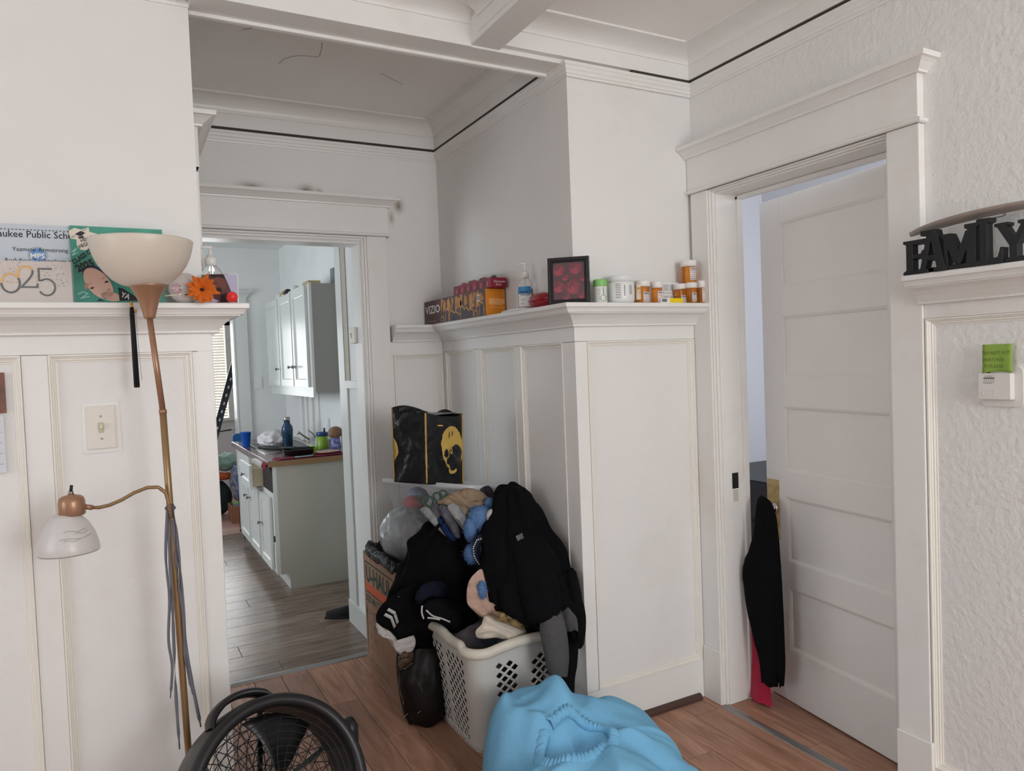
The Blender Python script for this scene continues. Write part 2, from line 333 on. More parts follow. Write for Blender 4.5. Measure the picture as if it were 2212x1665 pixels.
# ------------------------------------------------------------------ panelled wainscot
Z3 = (0,0,1)
MP = [(0,-.012),(0,.0035),(.0045,.0035),(.006,-.001),(.009,-.002),(.0105,-.005),(.0145,-.005),(.016,-.0085),(.020,-.009),(.020,-.013)]
def wainscot(parent, O, U, N, L, Hh, ops, depth=.012, back=.02, tr=TRIM, pl=PLAS):
    O, U, N = map(Vector, (O, U, N)); Z = Vector(Z3)
    def brd(n, a0, a1, b0, b1):
        if a1-a0 < .002 or b1-b0 < .002: return
        g = .0006
        obj(n, MB().poly([(a0+g,b0+g),(a1-g,b0+g),(a1-g,b1-g),(a0+g,b1-g)], O, U, Z, N, -back, 0), tr, parent, bevel=.0012)
    z0 = ops[0][2]; z1 = ops[0][3]
    brd('rail', 0, L, 0, z0); brd('rail', 0, L, z1, Hh)
    xs = [0]
    for a, b, _, _ in ops: xs += [a, b]
    xs.append(L)
    for k in range(0, len(xs), 2): brd('stile', xs[k], xs[k+1], z0, z1)
    for a, b, c, d in ops:
        obj('panel', MB().poly([(a,c),(b,c),(b,d),(a,d)], O, U, Z, N, -back, -depth), pl, parent)
        # path clockwise seen from the room so that the profile goes inward
        cross = U.cross(Z).dot(N)
        path = [(a,c),(a,d),(b,d),(b,c)] if cross > 0 else [(a,c),(b,c),(b,d),(a,d)]
        path = [(a,c),(a,d),(b,d),(b,c)]
        obj('moulding', MB().sweep(path, MP, O, U, Z, N, closed=True), YTRIM, parent)
wainscot(wl, (-2.5,2.244,0), (1,0,0), (0,-1,0), 2.746, 1.466, [(2.5-1.36,2.5-1.02,.15,1.413), (2.5-.96,2.5-.616,.15,1.413), (2.5-.557,2.5-.213,.15,1.413), (2.5-.154,2.5+.190,.15,1.413)])
obj('stile', MB().box((.205,2.2445,0), (.246,2.43,1.466)), TRIM, wl, bevel=.002)
wainscot(wmid, (1.43,3.36,0), (0,-1,0), (-1,0,0), 1.187, 1.466, [(.038,.36,.15,1.411), (.424,.739,.15,1.411), (.79,1.104,.15,1.411)])
wainscot(wmid, (1.43,2.173,0), (1,0,0), (0,-1,0), .575, 1.466, [(.051,.545,.15,1.411)])
wainscot(wback, (1.160,3.36,0), (1,0,0), (0,-1,0), .271, 1.466, [(.013,.257,.15,1.400)])
wainscot(wright, (1.992,1.256,0), (0,-1,0), (-1,0,0), 3.8, 1.466, [(.004,1.02,.15,1.424), (1.12,1.95,.15,1.424), (2.05,2.9,.15,1.424)], pl=PEEL)
# shelf-like plate rails on top of the wainscot
RAIL = [(0,1.542),(.088,1.542),(.0895,1.540),(.0895,1.528),(.086,1.5265),(.083,1.525),(.078,1.518),(.0755,1.512),(.068,1.5115),(.0675,1.508),(.060,1.507),(.044,1.500),(.030,1.488),(.020,1.476),(.015,1.470),(.018,1.469),(.018,1.465),(.014,1.463),(0,1.463)]
struct(obj('trim_1', MB().sweep([(-2.48,2.246),(.248,2.246),(.248,2.43)], RAIL), TRIM))
struct(obj('trim_2', MB().sweep([(1.168,3.362),(1.432,3.362),(1.432,2.175),(1.990,2.175)], RAIL), TRIM))
struct(obj('trim_3', MB().sweep([(1.992,1.262),(1.992,-2.5)], RAIL), TRIM))
# picture rails
PR = [(0,2.342),(.007,2.342),(.008,2.350),(.012,2.352),(.013,2.362),(.017,2.366),(.018,2.376),(.022,2.380),(.022,2.390),(.018,2.392),(0,2.392)]
struct(obj('trim_4', MB().sweep([(.225,3.384),(1.446,3.384),(1.446,2.186),(2.012,2.186),(2.012,-2.5)], PR), TRIM))
struct(obj('trim_5', MB().sweep([(-2.48,2.262),(.231,2.262)], [(a, h+.036) for a, h in PR]), TRIM))
g = MB().sweep([(.225,3.384),(1.446,3.384),(1.446,2.30)], [(0,2.391),(.017,2.391),(.017,2.404),(0,2.404)])
g.sweep([(1.72,2.186),(2.012,2.186),(2.012,-2.5)], [(0,2.391),(.017,2.391),(.017,2.404),(0,2.404)])
struct(obj('trim_6', g, GAP))  # solid strip coloured dark to stand for the shaded gap
def cove(off0, z0, z1, off1, z2, n=8, top=.018):
    p = [(0, z0), (off0, z0), (off0, z1-.001), (off0+.004, z1), (off0+.004, z1+.003)]
    for k in range(n+1):
        t = k/n*math.pi/2; p.append((off0+.004+(off1-off0-.004)*(1-math.cos(t)), z1+.003+(z2-z1-.003)*math.sin(t)))
    p += [(off1+top, z2+.001), (off1+top, z2+.02), (0, z2+.02)]
    return p
CM = cove(.022, 2.402, 2.457, .098, 2.492)
struct(obj('trim_7', MB().sweep([(-2.48,2.26),(.2,2.26),(.2,2.192),(1.078,2.192)], cove(.004, 2.386, 2.457, .08, 2.492)), TRIM))
struct(obj('trim_8', MB().sweep([(1.182,2.19),(2.012,2.19),(2.012,-2.5)], CM), TRIM))
struct(obj('trim_9', MB().sweep([(.225,2.30),(.225,3.384),(1.446,3.384),(1.446,2.30)], cove(.014, 2.402, 2.463, .068, 2.522)), TRIM))
# ceiling beams
b1 = MB().box((.229,2.192,2.386), (1.446,2.306,2.56)); beam = struct(obj('beam', b1, TRIM, bevel=.003))
st = MB().sweep([(.232,2.296),(1.418,2.296),(1.418,2.306)], [(0,2.386),(-.004,2.378),(-.018,2.378),(-.022,2.384),(-.022,2.40),(0,2.40)])
obj('bead', MB().box((.232,2.290,2.376), (1.432,2.312,2.392)), TRIM, beam, bevel=.004)
b2 = MB().box((1.076,-2.5,2.392), (1.184,2.192,2.52)); struct(obj('beam', b2, TRIM, bevel=.003))
b3 = MB().sweep([(1.076,2.13),(1.076,-2.5)], cove(.002, 2.41, 2.457, .078, 2.492), sm=False); struct(obj('trim_10', b3, TRIM))
b3 = MB().sweep([(1.184,-2.5),(1.184,2.13)], cove(.002, 2.41, 2.457, .078, 2.492)); struct(obj('trim_11', b3, TRIM))
# brown shoe moulding
SH = [(0,0),(.022,0),(.021,.010),(.015,.018),(.006,.022),(0,.022)]
struct(obj('trim_12', MB().sweep([(1.432,3.1),(1.432,2.175),(1.955,2.175)], SH), BROWN))

# ------------------------------------------------------------------ door casings
CROWN = [(0,0),(.012,0),(.013,.006),(.018,.010),(.030,.020),(.040,.026),(.048,.028),(.050,.034),(.050,.041),(0,.041)]
BEAD = [(0,0),(.008,0),(.012,.003),(.013,.0075),(.012,.011),(.008,.014),(0,.014)]
def header(parent, path_pts, side_mats, zl, zb, zt):
    """path goes round the header board (with returns); profile to the right"""
    obj('bead', MB().sweep(path_pts, [(a, zl+h) for a, h in BEAD]), TRIM, parent)
    obj('crown', MB().sweep(path_pts, [(a, zt+h) for a, h in CROWN]), TRIM, parent)
# kitchen doorway (door_1)
d1 = struct(empty('door_1'))
def casing(parent, a, b, n='casing', m=TRIM): return obj(n, MB().box(a, b), m, parent, bevel=.002)
casing(d1, (1.064,3.356,.205), (1.160,3.382,1.964)); casing(d1, (1.060,3.350,0), (1.164,3.384,.205), 'plinth')
casing(d1, (.234,3.356,0), (.298,3.382,1.964))
casing(d1, (.234,3.354,1.977), (1.172,3.382,2.103), 'header')
header(d1, [(.234,3.382),(.234,3.354),(1.172,3.354),(1.172,3.382)], None, 1.964, 1.977, 2.101)
for k, (o_, y_) in enumerate(((.010,3.362), (.020,3.372), (.034,3.388))):
    o0 = [0,.010,.020][k]
    obj('jamb', MB().box((1.064-o_,y_,0), (1.064-o0,3.50,1.964-o0)), [TRIM, YTRIM, TRIM][k], d1, bevel=.0015)
    obj('jamb', MB().box((.298+o0,y_,0), (.298+o_,3.50,1.964-o0)), TRIM, d1, bevel=.0015)
    obj('jamb', MB().box((.298+o_,y_,1.964-o_), (1.064-o_,3.50,1.964-o0)), TRIM, d1, bevel=.0015)
obj('threshold', MB().sweep([(.332,3.352),(1.03,3.352)], [(-.022,0),(-.018,.004),(-.004,.007),(.010,.007),(.022,.003),(.024,0)]), mat('grey_threshold', srgb(150,148,146), .4, metal=.4), d1)
# door on the alcove's left side, seen edge-on
d3 = struct(empty('door_3'))
casing(d3, (.229,2.43,0), (.253,2.53,1.966)); casing(d3, (.229,3.2,0), (.253,3.3,1.966)); casing(d3, (.229,2.43,1.98), (.256,3.3,2.103), 'header')
obj('bead', MB().sweep([(.229,3.31),(.256,3.31),(.256,2.43),(.229,2.43)][::-1], [(-a, 1.966+h) for a, h in BEAD]), TRIM, d3)
obj('crown', MB().sweep([(.229,2.43),(.256,2.43),(.256,3.31),(.229,3.31)], [(a, 2.101+h) for a, h in CROWN]), TRIM, d3)
obj('leaf', MB().box((.14,2.52,.005), (.18,3.25,1.99)), TRIM, d3, bevel=.002)
# bedroom doorway (door_2)
d2 = struct(empty('door_2'))
casing(d2, (1.9835,1.256,.222), (2.01,1.353,1.966)); casing(d2, (1.9835,2.083,.208), (2.01,2.171,1.966))
casing(d2, (1.978,1.250,0), (2.012,1.357,.222), 'plinth'); casing(d2, (1.978,2.079,0), (2.012,2.1715,.208), 'plinth')
obj('casing_edge', MB().sweep([(2.01,1.256),(2.01,1.240)], [(0,.02),(.014,.02),(.014,1.46),(0,1.46)]), YTRIM, d2, bevel=.003)
casing(d2, (1.9815,1.256,1.979), (2.01,2.186,2.103), 'header')
header(d2, [(1.9815,2.186),(1.9815,1.256),(2.01,1.256)], None, 1.966, 1.979, 2.101)
for k, (o_, x_) in enumerate(((.006,1.990), (.012,2.000), (.017,2.012))):
    o0 = [0,.006,.012][k]
    obj('jamb', MB().box((x_,2.083-o_,0), (2.14,2.083-o0,1.966-o0)), [YTRIM, TRIM, TRIM][k], d2, bevel=.0015)
    obj('jamb', MB().box((x_,1.353+o0,0), (2.14,1.353+o_,1.966-o0)), TRIM, d2, bevel=.0015)
    obj('jamb', MB().box((x_,1.353+o_,1.966-o_), (2.14,2.083-o_,1.966-o0)), TRIM, d2, bevel=.0015)
obj('door_stop', MB().box((2.112,2.056,0), (2.138,2.067,1.945)), TRIM, d2, bevel=.001)
obj('door_stop', MB().box((2.112,1.370,1.933), (2.138,2.067,1.948)), TRIM, d2, bevel=.001)
STEEL = mat('brushed_steel_strip', srgb(150,150,148), .35, metal=.7, bump=.0002, bscale=80)
obj('threshold', MB().sweep([(1.985,2.066),(1.985,1.37)], [(-.022,0),(-.018,.003),(-.006,.0045),(.004,.0045),(.014,.002),(.016,0)]), STEEL, d2)
BLACKM = mat('black_metal', (.012,.012,.012), .4, metal=.3)
obj('strike_plate', MB().box((2.055,2.0635,.83), (2.085,2.0665,.89)).box((2.058,2.0625,.78), (2.082,2.0665,.825), 1), [BLACKM, mat('worn_cream_plate', srgb(200,198,190), .4)], d2)
# the door leaf, hinged on the right and swung a little inwards
leaf = empty('leaf', d2, (2.141,1.372,0)); leaf.rotation_euler = (0,0,math.radians(-7.3))
LW = .690; LH = 1.925; LT = .034
def lb(n, y0, y1, z0, z1, x0=0, x1=LT, m=TRIM, bev=.0015): return obj(n, MB().box((x0,y0,z0), (x1,y1,z1)), m, leaf, bevel=bev)
pz = [(.210,.448), (.549,.794), (.895,1.139), (1.252,1.480), (1.589,1.833)]
lb('stile', 0, .105, .006, LH); lb('stile', LW-.105, LW, .006, LH)
zz = [.006]+[q for p in pz for q in p]+[LH]
for k in range(0, len(zz), 2): lb('rail', .105, LW-.105, zz[k], zz[k+1])
for a, b in pz:
    lb('panel', .105, LW-.105, a, b, .010, .024, TRIM, None)
    obj('moulding', MB().sweep([(.105,a),(.105,b),(LW-.105,b),(LW-.105,a)], [(0,-.010),(0,-.0005),(.004,-.002),(.010,-.007),(.011,-.0105)], (0,0,0), (0,1,0), Z3, (-1,0,0), closed=True), TRIM, leaf)
# ================================================================== LEFT SIDE
BRONZE = mat('bronze_painted_metal', srgb(164,126,100), .34, metal=.45)
BRASSD = mat('dull_gold_pole', srgb(150,122,86), .34, metal=.5)
FROST = mat('frosted_cream_glass', srgb(214,204,190), .32, subs=.0, spec=.4, trans=0.0, var=.03, vscale=8)
BLK = mat('black_plastic', (.014,.014,.015), .42, bump=.0002, bscale=300)
def torus_pts(c, r, n, U=(1,0,0), V=(0,0,1)):
    c, U, V = map(Vector, (c, U, V)); return [c+U*r*math.cos(2*math.pi*k/n)+V*r*math.sin(2*math.pi*k/n) for k in range(n+1)]
# floor lamp
L0 = Vector((.124,2.03,0)); Ltop = Vector((.080,2.02,1.490))
lamp = thing('floor_lamp', 'tall leaning bronze floor lamp with frosted uplight bowl and side reading shade', 'lamp', L0)
def rel(p): return Vector(p)-L0
obj('base', MB().lathe([(0,0),(.095,0),(.098,.006),(.090,.016),(.04,.024),(.014,.034),(0,.034)], n=40), BRONZE, lamp)
mid = Vector((.098,2.02,1.26))
obj('pole', MB().tube([rel((.124,2.03,.02)), rel((.113,2.022,.45)), rel((.102,2.02,1.05)), rel(mid)], .0082, 16), BRASSD, lamp)
obj('pole', MB().tube([rel(mid), rel(Ltop)], .0072, 16).tube([rel(mid-Vector((0,0,.006))), rel(mid+Vector((0,0,.004)))], .0092, 16), BRONZE, lamp)
tl = Matrix.Rotation(math.radians(-1.6), 3, 'Y')
cup = MB().lathe([(.012,0),(.0135,.004),(.016,.016),(.024,.045),(.036,.070),(.0415,.078),(.043,.082),(.041,.085),(.03,.086),(0,.086)], c=rel(Ltop), n=36)
obj('socket_cup', cup, BRONZE, lamp)
pr_ = [(.030,.078),(.050,.083),(.068,.094),(.084,.110),(.098,.130),(.108,.151),(.114,.172),(.117,.187),(.1165,.1905),(.1145,.190),(.111,.172),(.105,.152),(.094,.131),(.080,.113),(.062,.098),(.045,.090),(.0,.088)]
obj('bowl_shade', MB().lathe(pr_, c=rel(Ltop+Vector((-.009,0,0))), n=64), FROST, lamp)
obj('switch', MB().tube([rel(Ltop)+Vector((.035,-.02,.055)), rel(Ltop)+Vector((.064,-.035,.056))], .0016, 8).tube([rel(Ltop)+Vector((.064,-.035,.056)), rel(Ltop)+Vector((.072,-.04,.056))], .0032, 8), mat('ivory_plastic', srgb(205,200,185), .4), lamp)
arm = [at(px, py, 'y', 2.005) for px, py in ((371,1120),(364,1085),(358,1064),(342,1052),(318,1053),(290,1064),(262,1080),(236,1091),(214,1096),(196,1096))]
obj('gooseneck', MB().tube([rel(p) for p in arm], .0042, 12), BRASSD, lamp)
gn = MB()
for k in range(0, 46):
    t = k/46*8.2; i = int(t); p = arm[i].lerp(arm[i+1], t-i); q = (arm[i+1]-arm[i]).normalized()
    gn.tube([rel(p-q*.0010), rel(p+q*.0010)], .0047, 10)
o = obj('gooseneck_rings', gn, BRASSD, lamp); o['kind'] = 'stuff'
sc_ = at(156, 1112, 'y', 2.005); sh = rel(sc_)
obj('arm_joint', MB().tube([rel(at(200,1096,'y',2.005)), rel(at(180,1094,'y',2.005))], .0062, 14), BRONZE, lamp)
cap = obj('shade_cap', MB().lathe([(.027,0),(.0285,.003),(.0285,.030),(.026,.040),(.020,.045),(.008,.047),(.008,.049),(0,.049)], c=sh, n=36), BRONZE, lamp)
obj('cap_switch', MB().tube([sh+Vector((0,0,.048)), sh+Vector((0,0,.056))], .006, 6), mat('steel_nut', srgb(150,145,135), .3, metal=.9), lamp)
obj('cap_switch', MB().tube([sh+Vector((0,0,.056)), sh+Vector((.002,0,.070))], .0036, 10), BLK, lamp)
obj('reading_shade', MB().lathe([(.025,.004),(.032,-.004),(.045,-.020),(.056,-.042),(.063,-.065),(.0655,-.082),(.0645,-.086),(.0625,-.084),(.058,-.055),(.046,-.026),(.030,-.008),(.0,0)], c=sh+Vector((-.011,0,0)), n=56),
    mat('frosted_white_glass', srgb(208,204,202), .3, var=.05, vscale=6), lamp)
sm = MB()
for dz, a0, a1 in ((-.030,-.10,.85), (-.036,.3,.9), (-.046,-.25,1.0), (-.050,-.1,.5)):
    pts = []
    for k in range(9):
        a = -math.pi/2 + a0+(a1-a0)*k/8; r = .0515+( -dz-.030)*.35+.0012
        pts.append(sh+Vector((-.011+r*math.cos(a), r*math.sin(a), dz+.002*math.sin(k))))
    sm.tube(pts, .0006, 5)
obj('smudge', sm, mat('grey_smudge', srgb(168,166,164), .7), lamp)
# grey laces tied to the pole
lc = thing('lace_bundle', 'grey flat laces tied round the lamp pole and hanging down', 'laces', Vector((.103,2.01,1.02)))
LACE = mat('grey_lace_cotton', srgb(104,104,112), .8, bump=.0003, bscale=400)
for pts, w in (([(362,1092),(358,1200),(366,1290),(364,1380),(372,1440),(368,1508)], .0034), ([(364,1092),(366,1190),(372,1300),(376,1400),(380,1500),(388,1618)], .0040), ([(373,1088),(384,1180),(394,1290),(402,1400),(420,1500),(434,1570)], .0042), ([(372,1092),(376,1160),(384,1250),(396,1330),(400,1420),(416,1500)], .0034)):
    Q = [Vector(q) for q in smooth_rings([list(at(a, b, 'y', 2.012) - Vector((.103,2.01,1.02))) for a, b in pts], 8)]; G = []
    for i, p in enumerate(Q):
        an = 2.6*noise.noise(Vector((i*.16, pts[0][0], w*900))); d = Vector((math.cos(an), math.sin(an)*.8, 0))*w; y = Vector((0,-.004*abs(noise.noise(Vector((i*.2,3,pts[0][1])))),0))
        if i > len(Q)-4: d *= .45
        G.append([p-d+y, p+d+y])
    obj('lace', MB().grid(G), LACE, lc, solid=.0012)
obj('knot', MB().tube(torus_pts((0,.012,-.004), .0102, 16, (1,0,0), (0,1,.25)), .003, 8), LACE, lc)
# light switch
sp = thing('light_switch', 'white toggle light switch plate on the left wall panel', 'switch', (-.042,2.256,1.216))
PLATE = mat('switch_plate', srgb(226,221,212), .3)
obj('plaster_edge', MB().poly([(-.045,-.069),(.047,-.067),(.044,.069),(-.044,.067)], (0,0,0), (1,0,0), Z3, (0,-1,0), 0, .003), TRIM, sp, bevel=.001)
obj('plate', MB().poly([(-.035,-.058),(.035,-.058),(.035,.058),(-.035,.058)], (0,0,0), (1,0,0), Z3, (0,-1,0), .002, .008), PLATE, sp, bevel=.003)
obj('toggle', MB().poly([(-.0065,-.014),(.0065,-.014),(.0065,.014),(-.0065,.014)], (0,0,0), (1,0,0), Z3, (0,-1,0), .007, .0095), mat('yellowed_toggle', srgb(196,186,158), .35), sp, bevel=.001)
obj('toggle', MB().poly([(-.0045,-.003),(.0045,-.003),(.0045,.010),(-.0045,.010)], (0,0,0), (1,0,0), Z3, (0,-1,0), .009, .019), mat('cream_toggle', srgb(214,206,180), .35), sp, bevel=.0015)
for z in (.030,-.030): obj('screw', MB().lathe([(0,.0),(.0032,.0),(.0028,.0015),(0,.002)], c=(0,-.008,z), n=12, mat=Matrix.Rotation(math.radians(90),3,'X')), mat('screw_head', srgb(190,186,178), .4, metal=.4), sp)
# calendar at the picture's left edge
cal = thing('wall_calendar', 'paper calendar pinned to the far left wall panel', 'calendar', (-.35,2.25,1.24))
obj('page', MB().box((-.11,-.004,.029), (.101,0,.132)), mat('calendar_photo', srgb(60,70,78), .5, col2=srgb(165,96,62), vscale=9), cal)
pg = obj('page', MB().box((-.11,-.005,-.122), (.094,0,.024)), mat('calendar_paper', srgb(214,216,222), .6), cal)
t_ = MB()
for k in range(5): t_.box((-.1,-.0056,-.10+k*.027), (.088,-.005,-.099+k*.027))
obj('ruling', t_, mat('blue_ruling', srgb(110,120,160), .6), pg)

# ---- cards and papers on the plate rail
def card(name, label, cat, c, z0, z1, m, th=.003, tiltback=.0):
    """c: list of 4 (x, y) at bottom-left, bottom-right; upright board"""
    (xa, ya), (xb, yb) = c; U = Vector((xb-xa, yb-ya, 0)); w = U.length; U.normalize(); N = Vector((U.y, -U.x, 0)); V = (Vector(Z3)-N*tiltback).normalized()
    t = thing(name, label, cat, (xa, ya, z0)); h = z1-z0
    b = obj('board', MB().poly([(0,0),(w,0),(w,h),(0,h)], (0,0,0), U, V, N, -th, 0), m, t)
    return t, U, V, N, w, h
INK = mat('black_ink', (.02,.02,.025), .5); WHITEP = mat('white_paper', (.80,.80,.79), .55)
t, U, V, N, w, h = card('school_certificate', 'pale blue school certificate with black lettering leaning on the wall', 'certificate', ((-.42,2.236),(-.030,2.236)), 1.543, 1.747, mat('pale_blue_certificate', srgb(196,204,212), .35), tiltback=.02)
X = lambda px: at(px, 560, 'y', 2.236).x+.42
Zc = lambda py: at(80, py, 'y', 2.236).z-1.543
b = MB().text('Milwaukee Public Schools', U*(X(-48))+V*Zc(513), U, V, N, .0245, sx=.92, bold=.012)
obj('lettering', b, INK, t)
obj('lettering', MB().text('Yazmine Armstrong', U*X(27)+V*Zc(543), U, V, N, .0150, sx=1.0, lift=.0014), INK, t)
b = MB().lathe([(0,0),(.024,0)], n=32, mat=Matrix.Rotation(math.radians(90),3,'X'))
sx_, sz_ = X(82), Zc(551); b = MB(); 
b.poly([(sx_+.0225*math.cos(k*math.pi/16), sz_+.0225*math.sin(k*math.pi/16)) for k in range(32)], (0,0,0), U, V, N, .0002, .0004)
b.poly([(sx_+.018*math.cos(k*math.pi/16), sz_+.018*math.sin(k*math.pi/16)) for k in range(32)], (0,0,0), U, V, N, .0004, .0006, 1)
b.text('MPS', U*(sx_-.017)+V*(sz_-.008), U, V, N, .0185, 2, lift=.0009, bold=.03)
obj('seal', b, [mat('seal_ring', srgb(170,180,178), .4), mat('seal_blue', srgb(105,150,205), .4), WHITEP], t)
obj('lettering', MB().text('Audubon Technology and Communication', U*X(8)+V*Zc(567), U, V, N, .0158, lift=.0014, sx=.98), INK, t)
b = MB()
for k in range(48):
    u = .004+k*.008; b.poly([(u, h-.0135), (u+.003, h-.0115), (u+.0065, h-.0130), (u+.004,h-.0150)], (0,0,0), U, V, N, .0002, .0005)
obj('border', b, mat('grey_border_ink', srgb(90,98,108), .5), t)
# 2025 card in a clear sleeve
t, U, V, N, w, h = card('greeting_card', 'grey confetti class of 2025 card in a clear plastic sleeve', 'card', ((-.30,2.205),(-.088,2.205)), 1.543, 1.650, mat('grey_beige_card', srgb(204,194,186), .5), tiltback=.04)
cx = lambda px: at(px, 600, 'y', 2.205).x+.30
cz = lambda py: at(80, py, 'y', 2.205).z-1.543
GOLD = mat('gold_foil', srgb(224,176,84), .25, metal=.8); CHAR = mat('charcoal_print', srgb(30,29,33), .4)
def ribbon(b, pts, wd, m, lift=.0006, O=(0,0,0)):
    P_ = [Vector((cx(a), cz(c))) for a, c in pts]; prof = [(-wd/2, lift), (-wd/2, lift+.0005), (wd/2, lift+.0005), (wd/2, lift)]
    b.sweep([(p.x, p.y) for p in P_], prof, O, U, V, N, m=m)
b = MB(); arc = lambda c, r, a0, a1, n=12, ry=None: [(c[0]+r*math.cos(math.radians(a0+(a1-a0)*k/n)), c[1]-(ry or r)*math.sin(math.radians(a0+(a1-a0)*k/n))) for k in range(n+1)]
ribbon(b, arc((22,612),20,180,35), .005, 0); ribbon(b, arc((22,612),20,35,-180,20), .005, 1)
ribbon(b, arc((56,592),17,200,30), .005, 0); ribbon(b, [(71,583),(70,592),(62,603),(46,620),(80,620),(80,612)], .0045, 1)
ribbon(b, [(113,580),(84,580),(84,605)]+arc((100,620),18,125,-150,14), .0045, 1)
obj('lettering', b, [GOLD, CHAR], t)
obj('lettering', MB().text('Class of', U*cx(12)+V*cz(612), U, V, N, .0085, lift=.001), GOLD, t)
b = MB()
for k in range(150):
    u = rng.uniform(.02, w-.006); v = rng.uniform(.045, h-.004); a = rng.uniform(0, 3.14); l = rng.uniform(.001,.0022); ca, sa = math.cos(a)*l, math.sin(a)*l
    b.poly([(u-ca-sa*.3, v-sa+ca*.3), (u+ca-sa*.3, v+sa+ca*.3), (u+ca+sa*.3, v+sa-ca*.3), (u-ca+sa*.3, v-sa-ca*.3)], (0,0,0), U, V, N, .0002, .0004, int(rng.integers(0,3)))
o = obj('confetti', b, [CHAR, WHITEP, mat('tan_confetti', srgb(150,130,100), .5)], t); o['kind'] = 'stuff'
CLEARP = mat('clear_plastic_film', (.95,.95,.95), .08, alpha=.14, spec=.8)
G = [[U*(i/14*(w+.004))+V*(j/8*(h+.002))+N*(.0035+.0035*noise.noise(Vector((i*.5,j*.6,2)))) for j in range(9)] for i in range(15)]
obj('plastic_sleeve', MB().grid(G), CLEARP, t)
# teal photo board
t, U, V, N, w, h = card('photo_board', 'teal graduation photo board with a boy\'s portrait behind the lamp bowl', 'board', ((-.088,2.222),(.130,2.222)), 1.543, 1.748, mat('teal_print', srgb(58,136,118), .45, col2=srgb(74,158,138), vscale=12), th=.004, tiltback=.03)
cx = lambda px: at(px, 570, 'y', 2.222).x+.088
cz = lambda py: at(200, py, 'y', 2.222).z-1.543
MINT = mat('mint_scribble', srgb(160,205,190), .5); SKIN = mat('printed_skin', srgb(214,176,158), .5); NAVY = mat('printed_navy', srgb(40,44,78), .5); CREAMP = mat('sticker_cream', srgb(222,212,198), .5)
b = MB()
for c0, pts in enumerate([[(226,520),(236,508),(244,512),(232,526),(244,528),(250,512)], [(288,506),(300,498),(306,504),(296,512),(304,518),(312,506)], [(156,545),(166,538),(158,552),(170,546)], [(164,636),(176,630),(186,634),(172,644),(190,640)], [(352,505),(340,500),(330,512),(345,516)], [(352,630),(356,640),(364,636),(368,646)]]):
    b = MB(); ribbon(b, pts, .0022, 0, .0003); obj('scribble', b, MINT, t)
def blob(b, pts, m, lift):
    b.poly([(cx(a), cz(c)) for a, c in pts], (0,0,0), U, V, N, lift, lift+.0003, m)
b = MB(); blob(b, [(152,500),(165,493),(180,496),(196,490),(197,500),(214,504),(222,515),(210,522),(196,528),(190,540),(176,540),(168,530),(168,518),(155,516)][::-1], 0, .0003)
blob(b, [(166,506),(178,499),(188,503),(177,511)][::-1], 1, .0007); blob(b, [(171,510),(176,512),(183,508),(184,514),(174,516)][::-1], 1, .0007)
obj('sticker', b, [CREAMP, INK], t)
def rt(b, s, px, py, size, deg, m=0, lift=.001, sxx=.85, bold=.02):
    a = math.radians(deg); U2 = U*math.cos(a)+V*math.sin(a); V2 = V*math.cos(a)-U*math.sin(a)
    b.text(s, U*cx(px)+V*cz(py), U2, V2, N, size, m, lift=lift, sx=sxx, bold=bold)
b = MB(); rt(b, 'HELLO', 178, 524, .0125, 24); rt(b, 'HIGH SCHOOL', 174, 537, .0135, 24); rt(b, 'CLASS OF', 160, 572, .0165, 38, bold=.04); rt(b, '2025', 168, 588, .026, 26, bold=.05); rt(b, 'hey middle school', 158, 515, .007, 34, bold=0)
obj('lettering', b, INK, t)
b = MB(); el = lambda c, rx, ry, rot, n=24: [(c[0]+rx*math.cos(k*6.2832/n)*math.cos(rot)-ry*math.sin(k*6.2832/n)*math.sin(rot), c[1]+rx*math.cos(k*6.2832/n)*math.sin(rot)+ry*math.sin(k*6.2832/n)*math.cos(rot)) for k in range(n)]
blob(b, el((205,602),34,24,.9), 1, .0005); blob(b, el((210,612),40,24,.85), 0, .0009)
blob(b, el((236,640),22,10,.2), 0, .0009)
for c_ in ((196,622),(228,608)): blob(b, el(c_,4.5,2,-.3), 2, .0013)
for c_ in ((191,613),(222,600)): blob(b, el(c_,6,1.0,-.35), 3, .0013)
blob(b, el((232,625),4,2,-.35), 3, .0013); blob(b, el((236,636),7,2.2,-.4), 4, .0013); blob(b, el((184,618),4,7,.3), 3, .0011)
blob(b, [(203,650),(212,645),(222,650)][::-1], 1, .0006)
obj('portrait', b, [SKIN, NAVY, mat('printed_eye', srgb(60,42,40), .5), mat('printed_brow', srgb(184,140,122), .5), mat('printed_lip', srgb(200,136,124), .5)], t)
b = MB(); blob(b, [(252,620),(262,622),(292,642),(296,649),(254,649)][::-1], 0, .0011); 
rt(b, 'YA', 256, 640, .020, -22, 1, .002)
obj('emblem', b, [INK, WHITEP], t)
# pale ornament, flower, photo, ball
t = thing('round_ornament', 'pale round ornament with a pink disc beside the lamp bowl', 'ornament', (.178,2.19,1.585))
obj('body', MB().lathe([(0,-.042),(.018,-.041),(.034,-.028),(.042,-.006),(.040,.014),(.030,.030),(.014,.039),(0,.041)], n=36), mat('pearl_plastic', srgb(206,198,192), .35), t)
obj('disc', MB().lathe([(0,.0),(.013,.0),(.0135,.003),(.011,.005),(0,.005)], c=(-.026,-.037,-.006), n=24, mat=Matrix.Rotation(math.radians(90),3,'X')), mat('pink_disc', srgb(196,160,168), .3), t)
obj('rod', MB().tube([(-.040,-.044,-.006),(-.014,-.046,-.005)], .0015, 8).tube([(-.016,-.046,-.005),(-.010,-.046,-.005)], .0032, 8), PLATE, t)
fc = at(436, 626, 'y', 2.140)
t = thing('artificial_flower', 'orange artificial flower lying on the plate rail', 'flower', fc)
